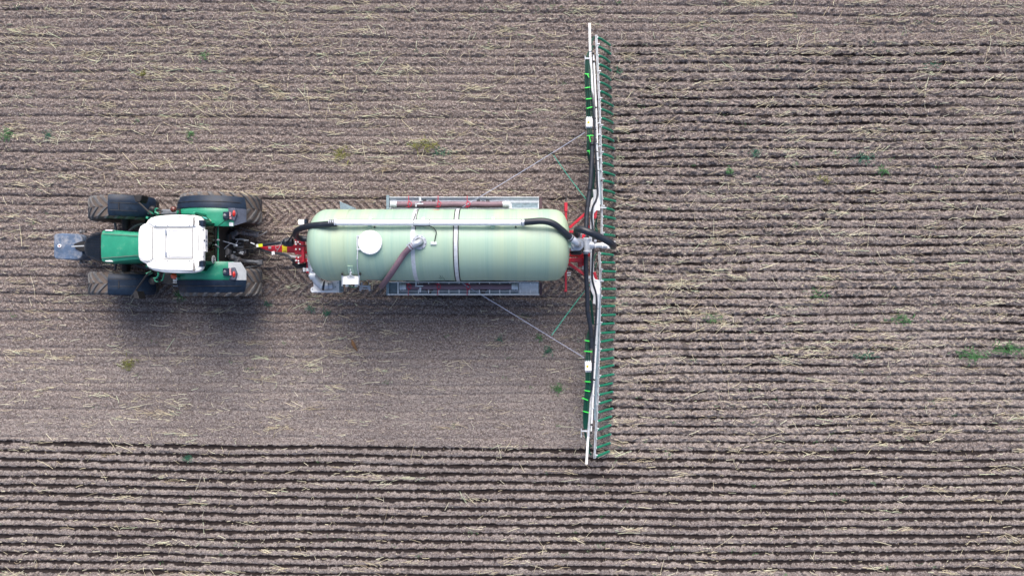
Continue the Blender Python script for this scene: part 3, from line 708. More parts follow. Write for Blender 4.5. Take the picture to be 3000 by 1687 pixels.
B().box((-7.265, TY+.02, 2.878), (.03, .04, .01)).bar(P(583, 674, 2.83), P(596, 674, 2.83), .03).bar(P(583, 752, 2.83), P(596, 752, 2.83), .03).out('plate_clip', 'dark_plastic', T, roof)
# mirrors
for ar, hd, hd2 in (((P(446, 632, 2.45), P(437, 622, 2.42), P(405, 592, 2.3)), [(391, 571), (416, 571), (413, 585), (409, 593), (399, 592)], (397, 576, 406, 590)), ((P(444, 796, 2.45), P(430, 806, 2.42), P(397, 852, 2.3)), [(393, 853), (401, 853), (408, 874), (406, 876), (392, 875), (390, 862)], (383, 872, 396, 874))):
    am = B().tube(ar, .022, 8).out('mirror_arm', 'gasket', T, smooth=True)
    B().prism(hd, 2.02, 2.34).out('mirror', 'gasket', T, am, bevel=.02)
B().bar(P(397, 853, 2.32), P(382, 873, 2.32), .025).bar(P(382, 873, 2.32), P(395, 875, 2.32), .02).bar(P(392, 571, 2.32), P(399, 592, 2.32), .02).out('mirror_bracket', 'black_metal', T)
# handles, steps, indicators, tank at the sides
B().tube([P(444, 797, 2.3), P(436, 801, 2.35), P(429, 804, 2.38)], .04, 8).tube([P(449, 631, 2.3), P(441, 625, 2.35), P(434, 622, 2.38)], .04, 8).out('grab_bar', 'green_paint', T, smooth=True)
B().tube([P(463, 797, 2.0), P(464, 806, 2.0), P(458, 814, 2.0), P(450, 815, 2.0)], .022, 8).tube([P(452, 816, 1.9), P(456, 824, 1.9), P(464, 825, 1.9)], .015, 8).tube([P(482, 799, 1.8), P(477, 818, 1.8), P(472, 822, 1.8)], .015, 8).tube([P(454, 622, 2.0), P(462, 625, 2.0), P(466, 632, 2.0)], .025, 8).tube([P(455, 622, 1.9), P(456, 612, 1.9), P(464, 612, 1.9)], .018, 8).out('handrail', 'green_paint', T, smooth=True)
B().tube([P(462, 612, 1.9), P(476, 620, 1.9)], .018).ball(P(446, 614, 1.5), .10, 12, (1, 1, .6)).ball(P(447, 823, 1.4), .10, 12, (1, 1, .6)).lathe(P(444, 613, 1.6), (0, 0, 1), [(.07, 0), (.08, .02), (.09, 0)], 16).lathe(P(447, 822, 1.5), (0, 0, 1), [(.07, 0), (.08, .02), (.09, 0)], 16).out('air_filter', 'black_metal', T, smooth=True)
tk = B().pb(470, 612, 531, 640, .55, 1.12).out('fuel_tank', 'grey_metal', T, bevel=.05, seg=4)
B().prism([(468, 800), (500, 800), (520, 815), (516, 832), (500, 836), (474, 830)], .5, 1.05).out('battery_box', 'black_metal', T, bevel=.04)
for x, y, m, yb in ((509, 808.5, 'orange_lens', 800), (508, 613.5, 'darkred_lens', 622)):
    i = B().cyl(P(x, y, 1.86), P(x, y, 1.95), .055).bar(P(x+3, y, 1.88), P(527, y+2, 1.86), .03).out('indicator_mount', 'gasket', T)
    B().ball(P(x, y, 1.99), .075, 16, (1, 1, .8)).out('indicator_light', m, T, i, smooth=True, label='bright orange indicator' if m[0] == 'o' else 'dark red indicator')
s_ = B()
for k, (y, z) in enumerate(((814, 1.4), (822, 1.1), (832, .8))): s_.bar(P(507, y, z), P(530, y+3, z), .02).bar(P(507, y+5, z), P(530, y+8, z), .02)
s_.bar(P(529, 812, 1.45), P(530, 836, .75), .02).bar(P(518, 812, 1.45), P(519, 836, .75), .02)
s_.out('access_step', 'galv', T)
B().bar(P(526, 612, 1.9), P(530, 636, 1.9), .035).out('fender_stay', 'gasket', T)
# rear hitch
hb = B().prism([(640, 668), (700, 668), (700, 776), (640, 776)], .55, .80).prism([(650, 690), (715, 695), (715, 750), (650, 752)], .62, .98).out('hitch_block', 'black_metal', T, bevel=.03)
B().pb(645, 699, 664, 737, 1.05, 1.22).out('control_box', 'dark_plastic', T, bevel=.01)
B().prism([(644, 742), (652, 729), (664, 725), (672, 733), (671, 744), (660, 750), (647, 750)], 1.15, 1.3).out('spool_cover', 'grey_metal', T, bevel=.02)
B().tube([P(640, 694, 1.5), P(637, 696, 1.5), P(637, 745, 1.45), P(640, 752, 1.4), P(662, 751, 1.3)], .011, 8, 2).tube([P(643, 702, 1.5), P(642, 738, 1.45)], .012, 8).tube([P(641, 703, 1.5), P(690, 717, 1.3)], .013, 8).tube([P(643, 741, 1.4), P(676, 712, 1.35)], .009, 8).tube([P(690, 718, 1.3), P(697, 704, 1.3)], .009, 8).ball(P(690, 719, 1.3), .05, 10, (1.3, .8, .6)).out('hitch_frame', 'steel', T, smooth=True)
fit = B()
for (x0, y0, x1, y1) in ((668, 701, 681, 700), (690, 701, 705, 701), (702, 700, 728, 705), (672, 724, 688, 726), (675, 738, 690, 739), (703, 738, 714, 739), (700, 741, 712, 744), (714, 705, 727, 711), (734, 711, 746, 716)):
    fit.cyl(P(x0, y0, 1.0), P(x1, y1, .98), .018, 8)
fit.out('coupling', 'galv', T, smooth=True)
for (arm) in ([P(675, 686, 1.05), P(695, 681, 1.0), P(712, 683, .85), P(728, 686, .75), P(750, 688, .62)], [P(670, 755, 1.1), P(682, 752, 1.12), P(698, 759, 1.0), P(715, 764, .8), P(735, 766, .7), P(762, 768, .62)]):
    l = B().tube(arm, [.05]*(6*(len(arm)-1)+1), 8).out('lower_link', 'grey_metal', T, smooth=True)
    e = arm[-1]; B().box(e, (.14, .14, .1)).cyl(arm[1]+Vector((0, -.06, .04)), arm[1]+Vector((0, .06, .04)), .06).box(arm[2], (.10, .12, .1)).box(arm[3], (.08, .09, .1)).out('link_end', 'grey_metal', T, l, bevel=.015)
B().tube([P(752, 690, .55), P(768, 687, .5), P(782, 678, .45)], .022, 6).tube([P(700, 667, .75), P(745, 680, .5), P(768, 678, .45)], .022, 6).tube([P(718, 784, .8), P(764, 777, .45)], .02, 6).out('check_chain', 'grey_metal', T)
B().tube([P(668, 678, 1.1), P(690, 672, 1.2), P(702, 680, 1.1)], .02, 8).tube([P(660, 752, 1.0), P(678, 770, 1.05), P(688, 770, 1.0), P(692, 762, 1.)], .012, 6).tube([P(670, 695, 1.1), P(700, 712, 1.0), P(745, 724, .9), P(770, 730, .85)], .018, 6).tube([P(668, 720, 1.1), P(700, 730, 1.0), P(750, 728, .9), P(775, 734, .85)], .018, 6).tube([P(690, 706, 1.1), P(720, 708, 1.05), P(745, 720, .9), P(765, 728, .85)], .018, 6).out('hydraulic_hose', 'gasket', T, smooth=True)
B().pb(639, 770, 654, 777, 1.1, 1.16).cyl(P(654, 773, 1.12), P(681, 774, 1.12), .02).out('lift_ram', 'grey_metal', T, bevel=.01)
B().prism([(662, 690), (690, 683), (694, 689), (668, 699)], 1.0, 1.1).prism([(664, 757), (676, 752), (700, 760), (694, 768), (672, 764)], 1.0, 1.08).out('lift_arm', 'grey_metal', T, bevel=.012)
B().cyl(P(683, 690, 1.05), P(683, 700, 1.05), .04).cyl(P(695, 724, .98), P(712, 724, .98), .03).cyl(P(695, 732, .98), P(712, 733, .98), .03).cyl(P(690, 712, 1.0), P(706, 713, 1.0), .025).cyl(P(716, 728, .9), P(716, 742, .9), .045).out('spool_valve', 'grey_metal', T, smooth=True)
B().ring([P(664+20*math.cos(R(a)), 676+9*math.sin(R(a)), .95) for a in range(180, 350, 12)], .012, 6).out('lift_cable', 'grey_metal', T)
B().ring([P(672+20*math.cos(R(a)), 765+10*math.sin(R(a)), .95) for a in range(0, 130, 12)], .012, 6).out('lift_cable', 'grey_metal', T)
B().prism([(713, 722), (740, 724), (746, 734), (740, 742), (713, 740)], .5, .68).out('drawbar_bracket', 'black_metal', T, bevel=.02)

# ================================================================== SLURRY TANKER
K = thing('tank_trailer', (-1.8, 1.07, 0), 'pale green fibreglass slurry tank trailer on a red drawbar', 'tank trailer')
YC, ZC, RT = 1.071, 1.95, .889
def tankz(y): return ZC+math.sqrt(max(0, RT*RT-(y-YC)**2))
def tp(px, py, off=.004):                                # point on the barrel seen at this pixel
    z = 2.6
    for _ in range(30): z = .5*z+.5*tankz(P(px, py, z).y)
    p = P(px, py, z); nrm = Vector((0, p.y-YC, p.z-ZC)).normalized(); return p+nrm*off
X0, X1 = P(909, 717, ZC).x, P(1668, 717, ZC).x
prof = []; aL, aR = .50, .46
for i in range(15):
    t = math.pi/2*i/14; prof.append((RT*math.sin(t)**(2/2.35) if i else .001, X0+aL-aL*math.cos(t)**(2/2.35)))
for i in range(1, 40):
    x = X0+aL+(X1-aR-X0-aL)*i/40; prof.append((RT+.0035*math.sin(x*2.1)+.004*math.sin(x*5.3+1), x))
for i in range(14, -1, -1):
    t = math.pi/2*i/14; prof.append((RT*math.sin(t)**(2/2.65) if i else .001, X1-aR+aR*math.cos(t)**(2/2.65)))
tank = B().lathe((0, YC, ZC), (1, 0, 0), prof, 96).out('tank_barrel', 'fibreglass', K, smooth=True)
def hoop(x, wd, off, m, name, parent=tank, th=.008, a0=R(-100), a1=R(100)):
    r0 = RT+off
    return B().lathe((x, YC, ZC), (1, 0, 0), [(r0, -wd/2), (r0+th, -wd/2), (r0+th, wd/2), (r0, wd/2)], 60, a0, a1).out(name, m, K, parent, smooth=True)
xs1, xs2 = P(1209, 717, 2.84).x, P(1335, 717, 2.84).x
hoop(xs1, .095, .004, 'galv', 'tank_strap'); hoop(xs2, .085, .006, 'galv', 'tank_strap')
for dx in (-.056, .056): hoop(xs2+dx, .022, .004, 'gasket', 'strap_rubber')
hoop(xs1+.058, .018, .004, 'gasket', 'strap_rubber', a0=R(-95), a1=R(-20))
for x in (1003, ): hoop(P(x, 717, 2.84).x, .05, .0008, 'fibreglass', 'tank_seam', th=.004)
hoop(P(1600, 717, 2.84).x, .17, .0008, 'fibreglass', 'tank_seam', th=.004)
# laminated pads under the pipe and clamps
for x in (1083, 1238, 1444):
    for ya, yb in ((628, 646), (655, 672)):
        pts = [tp(x-19, ya, .001), tp(x+19, ya, .001), tp(x+19, yb, .001), tp(x-19, yb, .001)]
        up = [tp(x-19, ya, .010), tp(x+19, ya, .010), tp(x+19, yb, .010), tp(x-19, yb, .010)]
        B().hexa(pts, up).out('laminate_pad', 'fibreglass', K, tank, bevel=.003)
    y0 = P(0, 641, 2.8).y; y1 = P(0, 664, 2.8).y
    B().bar((P(x, 0, 2.78).x, y0+.05, tankz(y0)-.0), (P(x, 0, 2.78).x, y1-.04, 2.80), .09, .03).box((P(x, 0, 2.8).x, (y0+y1)/2, 2.775), (.09, .2, .03)).out('pipe_bracket', 'frp_light', K, tank, bevel=.01)
# long white pipe
PZ = 2.875; PYW = P(0, 652.5, PZ).y; pxa, pxb = P(983, 0, PZ).x, P(1531, 0, PZ).x
pipe = B().cyl((pxa, PYW, PZ), (pxb, PYW, PZ), .070, 24).out('filling_pipe', 'white_paint', K, smooth=True, bevel=.004)
for x in (pxa, pxb): B().cyl((x-.02, PYW, PZ), (x+.02, PYW, PZ), .088, 24).box((x, PYW, PZ-.09), (.03, .05, .12)).out('pipe_flange', 'galv', K, pipe, bevel=.004)
B().bar((P(990, 0, PZ).x, PYW+.072, PZ+.03), (P(1528, 0, PZ).x, PYW+.072, PZ+.03), .010).out('pipe_cable', 'grey_metal', K, pipe)
for px in (1097.5, 1511): B().ball(P(px, 665, 2.78), .022, 10).out('pipe_plug', 'gasket', K, pipe)
# cable across the pipe to the small sensor box
B().tube([tp(1223, 616, .02), tp(1217, 632, .02), P(1212.5, 642, 2.9)], .010, 6).ring([P(1211.5, 643, 2.92), P(1211, 652, 2.95), P(1211.5, 661, 2.90)], .006, 6).ring([P(1258, 643, 2.92), P(1257.5, 652, 2.95), P(1258, 661, 2.90)], .006, 6).ring([P(1212, 662, 2.85), P(1258, 662, 2.85)], .014, 6).tube([P(1258, 662, 2.85), P(1270, 668, 2.86), P(1278, 680, 2.87), P(1276, 693, 2.86), P(1273, 708, 2.88)], .011, 8).out('sensor_cable', 'gasket', K, tank, smooth=True)
B().pb(1261, 709, 1279, 717, 2.82, 2.875).out('sensor_box', 'galv', K, tank, bevel=.01)
# manhole
mh = B().lathe(P(1086, 711, 2.80), (0, 0, 1), [(.25, -.06), (.25, .05), (.283, .055), (.287, .075), (.27, .092), (.001, .10)], 56).out('manhole_lid', 'white_paint', K, smooth=True)
bb = B()
for i in range(24):
    a = 2*math.pi*i/24; c = P(1086, 711, 2.885); bb.cyl(c+Vector((math.cos(a)*.262, math.sin(a)*.262, 0)), c+Vector((math.cos(a)*.262, math.sin(a)*.262, .016)), .006, 6)
bb.out('lid_bolt', 'galv_dull', K, mh)
B().bar(P(1046.5, 690, 2.86), P(1046.5, 732, 2.86), .025).bar(P(1046, 692, 2.86), P(1060, 692, 2.86), .035).bar(P(1046, 730, 2.86), P(1060, 730, 2.86), .035).bar(P(1048, 730, 2.86), P(1046.5, 760, 2.83), .02).ring([P(1046.5, 755, 2.83), tp(1048, 780, .03), tp(1051, 800, .03)], .012, 8).out('lid_hinge_rod', 'galv', K, mh)
# dome outlet with purple hose
fl = P(1229, 710, 2.84)
do = B().lathe(fl, (0, 0, 1), [(.17, -.03), (.172, .02), (.168, .03), (.12, .035), (.10, .06)], 40).out('outlet_flange', 'steel', K, smooth=True)
sl_ = B()
for i in range(7):
    a = R(-60+i*42); c = fl+Vector((math.cos(a)*.148, math.sin(a)*.148, .032)); t = Vector((-math.sin(a), math.cos(a), 0)); sl_.bar(c-t*.018, c+t*.018, .012, .008)
sl_.out('flange_slot', 'gasket', K, do)
B().tube([P(1230, 709, 2.86), P(1229, 709, 2.96), P(1221, 713, 3.0), P(1211, 718, 2.99)], .075, 18).out('outlet_elbow', 'steel', K, do, smooth=True)
hz = [P(1214, 716, 2.99), P(1200, 727, 2.96), P(1183, 745, 2.88), P(1163, 775, 2.80), P(1148, 798, 2.66), P(1134, 818, 2.42), P(1123, 832, 2.12), P(1118, 838, 1.92)]
ph = B().tube(hz, .071, 18, 8).out('overflow_hose', 'purple_hose', K, smooth=True)
for t in (0.35, .8):
    a = hz[0].lerp(hz[1], t); d = (hz[1]-hz[0]).normalized(); B().cyl(a-d*.014, a+d*.014, .078, 18).box(a+Vector((-.07, .05, .04)), (.05, .04, .03)).out('hose_clamp', 'steel', K, ph, smooth=True)
# side step plate and brackets
pl = B().pb(1004, 809, 1050, 833, 2.44, 2.47).out('step_plate', 'roof_white', K, bevel=.004)
dd = B()
for i in range(7):
    for j in range(3): p = P(1008+i*6.2, 813+j*7.5, 2.472); dd.cyl(p, p+Vector((0, 0, .004)), .006, 6)
dd.out('plate_hole', 'groove', K, pl)
B().bar(P(1002.5, 802, 2.50), P(1002.5, 838, 2.35), .025).bar(P(1052.5, 802, 2.50), P(1051.5, 836, 2.35), .025).tube([P(1017, 810, 2.50), P(1027, 806, 2.54), P(1036, 810, 2.50)], .012, 6).tube([P(1027, 806, 2.54), P(1026, 797, 2.55), P(1027, 790, 2.60)], .016, 6).box(P(1029, 798, 2.60), (.03, .03, .05)).out('plate_bracket', 'galv', K, pl)
B().ball(P(1003, 803, 2.52), .032, 10).ball(P(1055, 803, 2.52), .032, 10).out('bracket_knob', 'gasket', K, pl)
B().pb(1012, 831, 1019, 840, 2.2, 2.3).pb(1039, 831, 1046, 840, 2.2, 2.3).out('plate_foot', 'roof_white', K, pl)
B().tube([P(1022, 836, 2.0), P(1030, 840, 2.0), P(1040, 842, 2.0), P(1046, 838, 2.0)], .015, 6).out('air_line', 'green_hose', K, pl)
lamf = [tp(1018, 778, .001), tp(1033, 778, .001), tp(1037, 800, .001), tp(1020, 800, .001)]; lamu = [tp(1018, 778, .012), tp(1033, 778, .012), tp(1037, 800, .012), tp(1020, 800, .012)]
B().hexa(lamf, lamu).out('laminate_pad', 'frp_light', K, tank, bevel=.004)
B().hexa([tp(1655, 0, 0)]*0 or [Vector((X1-.17, YC-.10, ZC+.60)), Vector((X1-.03, YC-.10, ZC+.50)), Vector((X1-.03, YC+.06, ZC+.50)), Vector((X1-.17, YC+.06, ZC+.60))], [Vector((X1-.17, YC-.10, ZC+.64)), Vector((X1+.0, YC-.10, ZC+.55)), Vector((X1+.0, YC+.06, ZC+.55)), Vector((X1-.17, YC+.06, ZC+.64))]).out('laminate_pad', 'frp_light', K, tank, bevel=.008)
# stickers and pen marks on the barrel
def sticker(pts, m, name, off=.004):
    lo = [tp(x, y, .0015) for x, y in pts]; up = [tp(x, y, off) for x, y in pts]; n = len(pts)
    B().add(lo+up, [tuple(range(n-1, -1, -1)), tuple(range(n, 2*n))]+[(i, (i+1) % n, n+(i+1) % n, n+i) for i in range(n)]).out(name, m, K, tank)
sticker([(1265, 614), (1288, 614), (1273, 620.5)], 'red_paint', 'red_triangle'); sticker([(1074, 820.5), (1087, 809.5), (1110, 820.5)], 'red_paint', 'red_triangle')
for (a, b_, c, d) in ((1250, 810, 1253, 811), (1251, 813, 1252, 816), (1252, 818, 1253, 818.6), (1288, 806, 1292, 808), (1289, 810, 1293, 812), (1295, 808, 1298, 811), (1292, 813, 1297, 815), (1298, 813, 1303, 816), (1289, 815, 1292, 817), (1300, 817, 1304, 819), (1286, 814, 1289, 813)):
    sticker([(a, b_), (c, d), (c, d+1.1), (a, b_+1.1)], 'print_faded', 'pen_mark')
# front black hose and rear hose
fh = [P(986, 655, PZ), P(960, 657, 2.86), P(925, 660, 2.74), P(895, 665, 2.45), P(872, 674, 2.05), P(866, 688, 1.65), P(878, 698, 1.35), P(905, 700, 1.25), P(940, 700, 1.2)]
f = B().tube(fh, .075, 18, 8).out('front_hose', 'black_hose', K, smooth=True)
B().tube([P(920, 668, 2.4), P(895, 671, 2.1), P(875, 680, 1.75), P(871, 690, 1.5)], .008, 6).out('hose_cord', 'frp_light', K, f)
for x in (966, 971, 977): B().cyl((P(x, 0, PZ).x-.008, PYW, PZ-.012), (P(x, 0, PZ).x+.012, PYW, PZ-.01), .081, 18).out('hose_clamp', 'steel', K, f, smooth=True)
rh = [P(1528, 652, PZ), P(1556, 649.5, 2.92), P(1592, 648, 2.95), P(1622, 656, 2.92), P(1648, 676, 2.82), P(1668, 694, 2.68), P(1678, 703, 2.60)]
f = B().tube(rh, .078, 18, 8).out('rear_hose', 'black_hose', K, smooth=True)
for x in (1530, 1535): B().cyl((P(x, 0, PZ).x-.012, PYW+.005, PZ+.01), (P(x, 0, PZ).x+.012, PYW+.005, PZ+.012), .084, 18).out('hose_clamp', 'steel', K, f, smooth=True)
for t in (.2, .75):
    a = rh[-2].lerp(rh[-1], t); d = (rh[-1]-rh[-2]).normalized(); B().cyl(a-d*.014, a+d*.014, .085, 18).out('hose_clamp', 'steel', K, f, smooth=True)
# side trays, mudguards
def tray(y0, y1, yi, zt, flip):
    t = B().pb(1138, y0, 1579, y1, zt-.10, zt-.06); t.out('tray_floor', 'galv_dull' if flip else 'galv', K); t = B()
    if flip: t.pb(1519, 829, 1577, 860, zt-.058, zt-.03)
    t.pb(1138, y0, 1579, y0+2.2, zt-.06, zt+.02); t.pb(1138, y1-2.2, 1579, y1, zt-.06, zt+.02)
    o = t.out('side_tray', 'galv', K, bevel=.004)
    B().pb(1131.5, (y0-5 if not flip else y0+1), 1140, y1+1, zt-.45, zt+.03).out('tray_end_plate', 'galv_dull', K, o, bevel=.004)
    B().pb(1580.5, y0+2, 1588, y1, zt-.25, zt-.1).out('mudguard', 'flap_brown', K, o, label='brown rear flap of the tray')
    return o
ta = tray(577, 612, 0, 1.32, False); tb = tray(825.5, 864, 0, 1.32, True)
B().pb(1497, 594, 1578, 595.2, 1.26, 1.275).pb(1160, 584, 1440, 585, 1.26, 1.275).pb(1500, 596, 1576, 610, 1.26, 1.272).out('tray_fold', 'galv_dull', K, ta)
r_ = B(); 
for k in range(13): x = 1196+k*29.8; r_.pb(x-1.3, 828, x+1.3, 832.5, 1.33, 1.36).pb(x-1.3, 849, x+1.3, 859, 1.33, 1.36)
r_.pb(1164, 828, 1168, 860, 1.33, 1.36)
r_.out('ladder_rung', 'white_paint', K, tb)
r_ = B().pb(1145, 825.5, 1520, 828, 1.34, 1.38).pb(1136, 861, 1580, 864, 1.34, 1.37).pb(1170, 852.5, 1520, 853.6, 1.3, 1.33)
r_.out('ladder_rail', 'white_paint', K, tb)
r_ = B()
for k in range(6): r_.pb(1142, 832+k*4.6, 1163, 833.5+k*4.6, 1.26, 1.29)
r_.out('tray_grating', 'galv_dull', K, tb)
for yA, yB, sg in ((577, 595, 1), (853, 846, -1)):
    B().bar(P(1230, yA, 1.38), P(1230, yB, 1.38), .05).bar(P(1216, 597 if sg > 0 else 838, 1.5), P(1240, 597 if sg > 0 else 838, 1.5), .03).bar(P(1219, 597 if sg > 0 else 824, 1.5), P(1219, 606 if sg > 0 else 838, 1.5), .03).cyl(P(1232, 590 if sg > 0 else 842, 1.42), P(1230, 578 if sg > 0 else 856, 1.42), .03).out('strap_ratchet', 'galv', K, ta if sg > 0 else tb)
# running gear
ch = B().box((-1.4, YC, .92), (7.0, .5, .2)).box((-2.2, YC, .75), (.25, 1.5, .2)).box((-.7, YC, .75), (.25, 1.5, .2)).box((-3.9, YC, 1.05), (.2, 1.5, .12)).box((.8, YC, 1.05), (.2, 1.4, .12)).out('trailer_frame', 'red_dark', K, bevel=.02)
for sx in (-2.15, -.75):
    for sy in (1, -1): wheel(K, sx, YC+sy*.98, .64, .65, .50, .30, 16, name='trailer_wheel', side=sy, chev=0)
B().prism([(995, 590), (1042, 610), (1042, 618), (997, 614)], .98, 1.02).out('front_flap', 'galv_dull', K, bevel=.004)
# drawbar and front frame (red)
db = B().prism([(752, 725), (770, 722), (866, 716), (895, 716), (895, 744), (872, 741.5), (776, 735.5), (756, 731)], .62, .84).out('drawbar', 'red_paint', K, bevel=.012)
B().bar(P(845, 735, .85), P(873, 738, .85), .02, .015).cyl(P(845, 736, .84), P(845, 736, .87), .015, 8).out('drawbar_slot', 'red_dark', K, db)
fr = B().pb(882, 694, 891, 768, 1.0, 1.12).pb(864, 700, 883, 745, .88, .98).pb(890, 697, 922, 702, .9, 1.02).pb(890, 736, 922, 742, .9, 1.02).pb(890, 757, 912, 768, .9, 1.0).pb(866, 752, 886, 771, .85, 1.0).pb(905, 690, 925, 770, .8, .95).pb(897, 758, 905, 800, .7, .85).out('front_frame', 'red_paint', K, bevel=.012)
bt = B()
for x, y in ((902, 706), (902, 737), (875, 697), (866, 709), (873, 709), (867, 715), (879, 715), (867, 730), (878, 730), (874, 754), (867, 763), (874, 764), (902, 764), (867, 694), (875, 771)): bt.cyl(P(x, y, 1.0), P(x, y, 1.14), .022, 8)
bt.out('frame_bolt', 'white_paint', K, fr, smooth=True)
B().bar(P(752, 720, .96), P(838, 709, 1.05), .075).out('shaft_guard', 'black_hose', K, bevel=.025)
B().bar(P(751, 720.3, 1.0), P(769, 718, 1.02), .079, .012).out('guard_label', 'lime_label', K)
B().bar(P(751, 720.3, 1.009), P(757, 719.5, 1.012), .080, .012).out('guard_label', 'white_paint', K)
B().lathe(P(834, 710, 1.08), (1, .08, 0), [(.06, -.06), (.10, 0), (.115, .02), (.115, .07), (.105, .085), (.12, .10), (.12, .19), (.10, .215), (.08, .22)], 20).out('shaft_bellows', 'black_hose', K, smooth=True)
B().pb(826.5, 718.5, 840.5, 738.5, .84, .848).out('warning_label', 'yellow', K, db)
B().bar(P(829, 719, .852), P(835, 721, .852), .01, .004).bar(P(829, 736, .852), P(838, 736, .852), .012, .004).out('label_print', 'print_black', K, db)
B().pb(786, 722, 794, 729, .84, .86).out('frame_label', 'panel_grey', K, db)
B().tube([P(811, 736, .95), P(818, 725, 1.05), P(828, 705, 1.15)], .009, 6).tube([P(815, 721, .9), P(808, 722, .92), P(808, 728, .92), P(814, 730, .9)], .007, 6).out('stay_rope', 'panel_grey', K)
B().cyl(P(798, 737, .93), P(798, 747, .93), .02, 8).cyl(P(802, 736, .93), P(803, 746, .93), .02, 8).out('hose_tie', 'white_paint', K)
cb = B()
for k in range(4):
    o = k*1.6; cb.tube([P(745+o, 726, .9), P(775, 733+o*.6, .86), P(800, 739+o*.6, .9), P(826, 742+o, .95), P(845, 748+o, 1.0), P(856, 760+o, 1.0), P(864, 768, .9)], .016, 6)
for k in range(4):
    cb.tube([P(836+k*2, 712, 1.15), P(846+k*1.5, 703-k, 1.3), P(855+k, 690, 1.45), P(862+k, 676, 1.7)], .015, 6)
cb.tube([P(872, 702, 1.05), P(872, 712, 1.1), P(882, 719, 1.15), P(900, 721, 1.1)], .012, 6).tube([P(866, 693, 1.3), P(862, 686, 1.3), P(866, 684, 1.3)], .012, 6)
cb.out('hydraulic_hose', 'black_hose', K, smooth=True)
B().tube([P(858, 770, .8), P(872, 778, .75), P(890, 778, .75), P(905, 772, .75)], .06, 12).out('drain_hose', 'gasket', K, smooth=True)
B().bar(P(845, 749, .8), P(880, 755, .85), .045).out('jack_handle', 'white_paint', K, bevel=.01)
B().pb(873, 643, 891, 659, 1.25, 1.5).out('hand_wash_tank', 'white_paint', K, bevel=.02)
B().pb(891, 641, 897, 655, 1.3, 1.52).out('tank_cap', 'dark_plastic', K, bevel=.015)
B().ball(P(861, 690, 1.3), .035, 10).ball(P(869, 692, 1.35), .035, 10).out('valve_knob', 'white_paint', K, smooth=True)
# front lower outlet pipe, box, gate valve
B().tube([P(912, 752, 1.25), P(914, 775, 1.25), P(918, 800, 1.25), P(928, 822, 1.22), P(944, 836, 1.18), P(962, 837, 1.16)], .105, 20, 8).out('suction_pipe', 'steel', K, smooth=True)
B().tube([P(905, 808, 1.25), P(930, 808, 1.25)], .03).cyl(P(910.5, 807, 1.25), P(927, 807, 1.25), .118).cyl(P(941, 833, 1.19), P(945, 835, 1.18), .122, 20).cyl(P(954, 836, 1.17), P(957, 836, 1.17), .118, 20).out('pipe_collar', 'galv', K, smooth=True)
B().cyl(P(946, 836, 1.18), P(952, 837, 1.17), .128, 20).out('pipe_gasket', 'black_hose', K, smooth=True)
gb = B().prism([(918, 826), (994, 822), (994, 857), (913, 857), (909, 850), (911, 842), (918, 840)], .98, 1.03).out('valve_plate', 'white_paint', K, bevel=.008)
B().bar(P(918, 853, 1.05), P(988, 853, 1.05), .035, .02).out('plate_rail', 'white_paint', K, gb)
bo = B()
for x, y in ((956, 847), (970, 847), (983, 840), (990, 828), (915, 847)): bo.cyl(P(x, y, 1.03), P(x, y, 1.045), .015, 8)
bo.out('plate_bolt', 'galv_dull', K, gb)
B().cyl(P(962, 837, 1.12), P(975, 836, 1.1), .10, 20).out('inlet_neck', 'steel', K, gb, smooth=True)
B().pb(993.5, 822, 998, 857, .9, 1.04).pb(1001, 826, 1003, 856, .92, 1.05).bar(P(994, 843, 1.05), P(1005, 843, 1.05), .03).bar(P(994, 854, 1.05), P(1005, 854, 1.05), .03).out('gate_frame', 'galv_dull', K, gb)
B().bar(P(890, 784, 1.2), P(890, 796, 1.2), .03).bar(P(890, 787, 1.2), P(908, 787, 1.2), .02).bar(P(890, 793, 1.2), P(908, 793, 1.2), .02).box(P(904, 790, 1.2), (.09, .08, .06)).out('catch', 'galv', K)
B().bar(P(915, 794, 1.37), P(925, 794, 1.37), .025).out('pipe_slot', 'gasket', K)
B().bar(P(1055, 846, .95), P(1083, 846, .95), .03).bar(P(1054, 838, .95), P(1086, 839, .95), .05).cyl(P(1056, 842, .95), P(1056, 852, .95), .03, 8).cyl(P(1083, 842, .95), P(1083, 852, .95), .03, 8).bar(P(1060, 826, .9), P(1060, 846, .9), .04).bar(P(1079, 826, .9), P(1079, 846, .9), .04).out('hose_coupling', 'steel', K, bevel=.006)
B().lathe(P(1073, 832, .95), (0, 0, 1), [(.045, -.03), (.055, 0), (.045, .02), (.03, 0)], 16).out('brass_fitting', 'brass', K, smooth=True)
